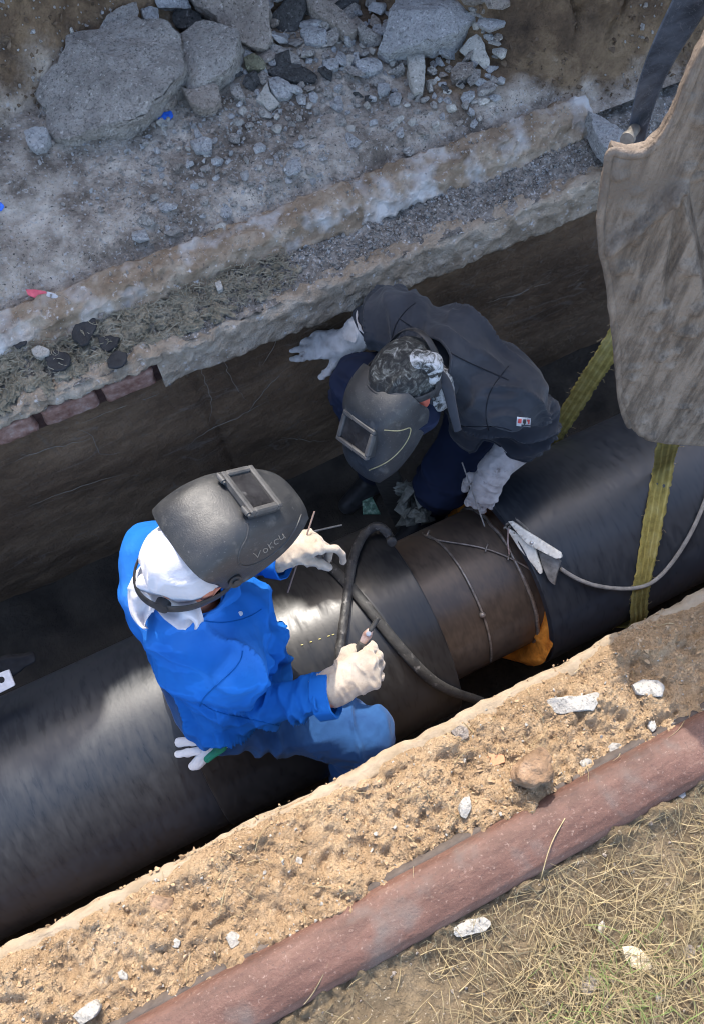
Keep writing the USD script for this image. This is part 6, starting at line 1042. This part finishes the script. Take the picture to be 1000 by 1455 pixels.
P_ = [on_mesh(mtm2, *q_, .001) for q_ in ((545, 611), (562, 612), (574, 610), (582, 608), (582, 616), (574, 632), (562, 646), (548, 657), (534, 664), (524, 668))]; P_ = [x_ for x_ in P_ if x_ is not None]
if len(P_) > 3: obj('edge_trim', tube(path_pts(P_, 60), .0016, 6), 'edge_yellow', msk2, smooth=True)
loop = HW2(0, 0, 0) + np.sin(th)[:, None] * .092 * HR2[0] + (.018 + .010 * np.cos(th))[:, None] * HR2[1] + (np.cos(th) * .112 - .012)[:, None] * HR2[2]
band(loop, hc2, HR2[1], .022, .006, 'strap_black', 'headband', msk2)
ap = nrm([-.3, -.1, .95]); th2 = np.linspace(-np.pi / 2, np.pi / 2, 50); arch = HW2(0, .0, -.03) + np.sin(th2)[:, None] * .093 * HR2[0] + (np.cos(th2) * .132)[:, None] * HR2[1] - (np.cos(th2) * .03)[:, None] * HR2[2]
obj('headband', tube(arch, .010, 10, flat=(arch - HW2(0, .0, -.03), .3)), 'strap_black', msk2, smooth=40)
obj('face_cloth', displace(nets(union([(ell(HW2(.03, -.085, .0), HR2, (.075, .06, .085)), .02)]), .006), lambda v, n: .005 * np.clip(folds(v, [0, .3, 1], 20, 3), -1, 1)), 'dark_blue_trousers', dp, smooth=True)
# jacket collar and zip edge
cpx = [at(622, 532, z=.075), at(634, 548, z=.055), at(640, 570, z=.02), at(645, 592, z=-.02), at(650, 612, z=-.06)]
Pc = path_pts(cpx, 40); obj('collar', tube(Pc, np.linspace(.016, .010, 40), 10, flat=(np.tile(-FW, (40, 1)), .35)), 'navy_jacket', dp, smooth=True)
pcx = at(741, 598, z=-.10)
def side_patch(pxs, tm, mat_, name, par, off):
    (x0_, y0_), (x1_, y1_), (x2_, y2_), (x3_, y3_) = pxs; U_, V_ = np.meshgrid(np.linspace(0, 1, 7), np.linspace(0, 1, 5), indexing='ij'); G_ = []
    for u_, w_ in zip(U_.ravel(), V_.ravel()):
        q_ = on_mesh(tm, (x0_ * (1 - u_) + x1_ * u_) * (1 - w_) + (x3_ * (1 - u_) + x2_ * u_) * w_, (y0_ * (1 - u_) + y1_ * u_) * (1 - w_) + (y3_ * (1 - u_) + y2_ * u_) * w_, off)
        if q_ is None: return
        G_.append(q_)
    G_ = A_(G_).reshape(7, 5, 3); obj(name, grid_mesh(G_[..., 0], G_[..., 1], G_[..., 2]), mat_, par, smooth=True)
jm = UsdGeom.Mesh(stage.GetPrimAtPath('/World/person_001/jacket')); jv = np.array(jm.GetPointsAttr().Get()) + dp[1]; jf = np.array(jm.GetFaceVertexIndicesAttr().Get()).reshape(-1, 3); jt = trimesh.Trimesh(jv, jf, process=False)
for q_ in ([(566, 452), (590, 468), (625, 492), (660, 512), (700, 530), (722, 540)], [(722, 520), (706, 540), (694, 562), (690, 590), (694, 612)], [(590, 430), (572, 446), (560, 466), (556, 486)], [(640, 600), (666, 606), (700, 606), (726, 612)]):
    P_ = [on_mesh(jt, *a_, .0004) for a_ in path_pts(q_, 36)]; P_ = [x_ for x_ in P_ if x_ is not None]
    if len(P_) > 20: obj('seam', tube(A_(P_), .0015, 6), 'navy_seam', dp, smooth=True)
pb = lambda a, b, w, h: [(a, b), (a + w, b + w * .10), (a + w - .8, b + w * .10 + h), (a - .8, b + h)]
side_patch(pb(734, 592, 20, 13), jt, 'white_paper', 'sleeve_badge', dp, .003); side_patch(pb(736, 595, 5, 6), jt, 'patch_red', 'badge_square', dp, .0045); side_patch(pb(743, 595.6, 4.5, 6), jt, 'strap_black', 'badge_square', dp, .0045); side_patch(pb(748.5, 596, 4, 6), jt, 'patch_red', 'badge_square', dp, .0045)
G2 = glove('glove', dp, at(699, 672, z=-.375), -rt_ * .28 - up_ * .86 + FW * .42, -FW * .85 + up_ * .35, False, [(30, 40, 20), (38, 46, 25), (24, 34, 18), (30, 40, 20)], [(.55, .75, .3), (.9, .2, .5), (.95, -.1, .4)], 'grey_leather', .98, cuff=(Lw2 + a1_ * -.012, .042, .060), fat=1.08)
G3 = glove('glove', dp, at(489, 488, y=1.175), -rt_ * .92 - up_ * .22 - A_([0, -.25, 0]), -FW * .9 - A_([0, .3, 0]), True, [(10, 14, 10), (8, 14, 10), (10, 16, 10), (14, 20, 12)], [(.35, .9, .1), (.6, .7, .1), (.75, .5, .1)], 'grey_leather', .98, cuff=(Re2 + (Rw2 - Re2) * .50, .042, .060), fat=1.08, spread=.16)

def rod(name, a, b, r_, mat_, label, catg, n=8): pr, _ = obj(name, tube(np.array([a, (a + b) / 2, b]), r_, n), mat_, smooth=40); data(pr, label, catg)
zh = -.06
rod('welding_electrode', at(447, 727, z=zh + .06), at(409, 842, z=zh - .10), .0022, 'electrode_rod', 'thin electrode held upright in the pale glove of the seated worker', 'electrode')
rod('welding_electrode', at(656, 657, z=-.36), at(688, 748, z=-.46), .0022, 'cable_grey', 'thin electrode held over the weld gap by the bending worker', 'electrode')
rod('steel_rod', on_pipe(425, 768, GR + .006) + [0, .02, .0], on_pipe(492, 757, GR + .006) + [0, .03, .0], .0032, 'cable_grey', 'steel rod lying along the far side of the sleeve', 'rod')
# electrode holder in the right glove of the seated worker
eh = thing('electrode_holder', 'electrode holder with metal jaw sticking out of the gloved fist', 'electrode holder', at(515, 925, z=-.11))
h0, h1_, h2_ = at(505, 930, z=-.125), at(523, 900, z=-.10), at(537, 878, z=-.085)
obj('handle', tube(path_pts([h0 - (h1_ - h0) * .9, h0, h0 + (h1_ - h0) * .55], 20), .011, 12), 'black_rubber', eh, smooth=True)
obj('jaw', tube(path_pts([h0 + (h1_ - h0) * .5, h1_, h1_ + (h2_ - h1_) * .25], 20), np.r_[np.linspace(.008, .012, 12), np.linspace(.012, .007, 8)], 12, flat=(np.tile(-FW, (20, 1)), .6)), 'copper_jaw', eh, smooth=True)
obj('bolt', cat(disc(h1_ - FW * .006, -FW, .0065, .006, 6), disc(h1_ - FW * .007, -FW, .0035, .009, 10)), 'bright_metal', eh, smooth=30)
obj('tip', tube(path_pts([h1_ + (h2_ - h1_) * .15, h2_], 12), .0062, 10), 'black_rubber', eh, smooth=True)
# spare gloves tucked in the back pocket
sp = thing('work_glove', 'pair of white work gloves with green palms tucked in the back pocket', 'gloves', at(300, 1050, z=-.40))
def mitt(pts, r_, mat_, name): return obj(name, displace(nets(union([(cone(a, b, ra, rb), .006) for a, b, ra, rb in pts]), .0034, pad=.012), lambda v, n: .0018 * (fbm(v * 70, 3, 4) - .5) * 2), mat_, sp, smooth=True)
zg = -.285; G = lambda x_, y_, dz=0: at(x_ - 9, y_ + 7, z=zg + dz)
mitt([(G(338, 1040, .03), G(312, 1052, .01), .020, .022), (G(312, 1052, .01), G(290, 1078, -.03), .020, .015), (G(290, 1078, -.03), G(283, 1082, -.035), .014, .011)], 0, 'glove_white', 'cotton_back')
mitt([(G(306, 1042, .02), G(284, 1046, .0), .014, .012), (G(284, 1046, .0), G(264, 1048, -.015), .012, .012)], 0, 'glove_white', 'finger')
mitt([(G(294, 1060, .0), G(276, 1063, -.012), .011, .010), (G(276, 1063, -.012), G(262, 1065, -.02), .010, .009)], 0, 'glove_white', 'finger')
mitt([(G(324, 1066 - 12, .03), G(304, 1080 - 8, .005), .014, .009)], 0, 'glove_green', 'green_palm')
mitt([(G(336, 1040, .045), G(306, 1038, .03), .014, .010)], 0, 'glove_green', 'green_palm')
# ------------------------------------------------------------------ odds and ends in the trench
pl = thing('steel_bracket', 'pale bracket plate with a bolt hole at the left edge behind the pipe', 'bracket', at(8, 966, z=-.45))
c_ = at(4, 967, y=.66); n_ = nrm(-FW + [0, 0, .3])
plate([(-40, 972), (13, 951), (22, 974), (-2, 986), (-40, 1000)], c_, n_, .008, 'white_plate', pl, 'plate'); obj('hole', disc(on_plane(3, 966, c_, n_) + n_ * .0035, n_, .0085, .002, 18), 'black_cloth', pl, smooth=40)
slab_stone('black_rag', [(-30, 945), (6, 934), (30, 930), (46, 927), (48, 938), (34, 948), (20, 962), (-10, 970), (-30, 972)], .02, 'black_cloth', 'black rag hanging by the wall behind the bracket plate', 'rag', zf=lambda x, y: 0 * x - .62, tilt=[-.1, -.8, .6], jit=.06, rough=.12, seed=150, sink=0)
b0, b1 = at(540, 655, y=.93), at(592, 775, y=.80)
bd = thing('dark_board', 'dark board leaning behind the pipe under the lowered mask', 'board', b1)
obj('board', bar(path_pts([b0 + (b0 - b1) * .5, b0, b1, b1 + (b1 - b0) * .6], 30), nrm([-.5, -.75, .45]), np.full(30, .092), .022), 'dark_board', bd, smooth=30)
slab_stone('printed_tin', [(514, 712), (528, 706), (541, 731), (515, 731)], .012, 'green_print', 'dark green printed tin lid lying behind the pipe left of the board', 'tin', zf=lambda x, y: 0 * x - .80, lean=.5, sink=0, jit=.02, rough=.03, seed=151)
Rc = np.random.default_rng(77); cr_ = []
for k in range(34):
    c = at(Rc.uniform(572, 604), Rc.uniform(690, 738), z=Rc.uniform(-.86, -.72)); cr_.append(trimesh.convex.convex_hull(c + Rc.normal(0, 1, (9, 3)) * [.022, .016, .012]))
pr, _ = obj('crumpled_foil', cat(*cr_), 'crumpled', kind='thing'); data(pr, 'crumpled grey foil heap between the board and the blue trouser leg', 'foil')
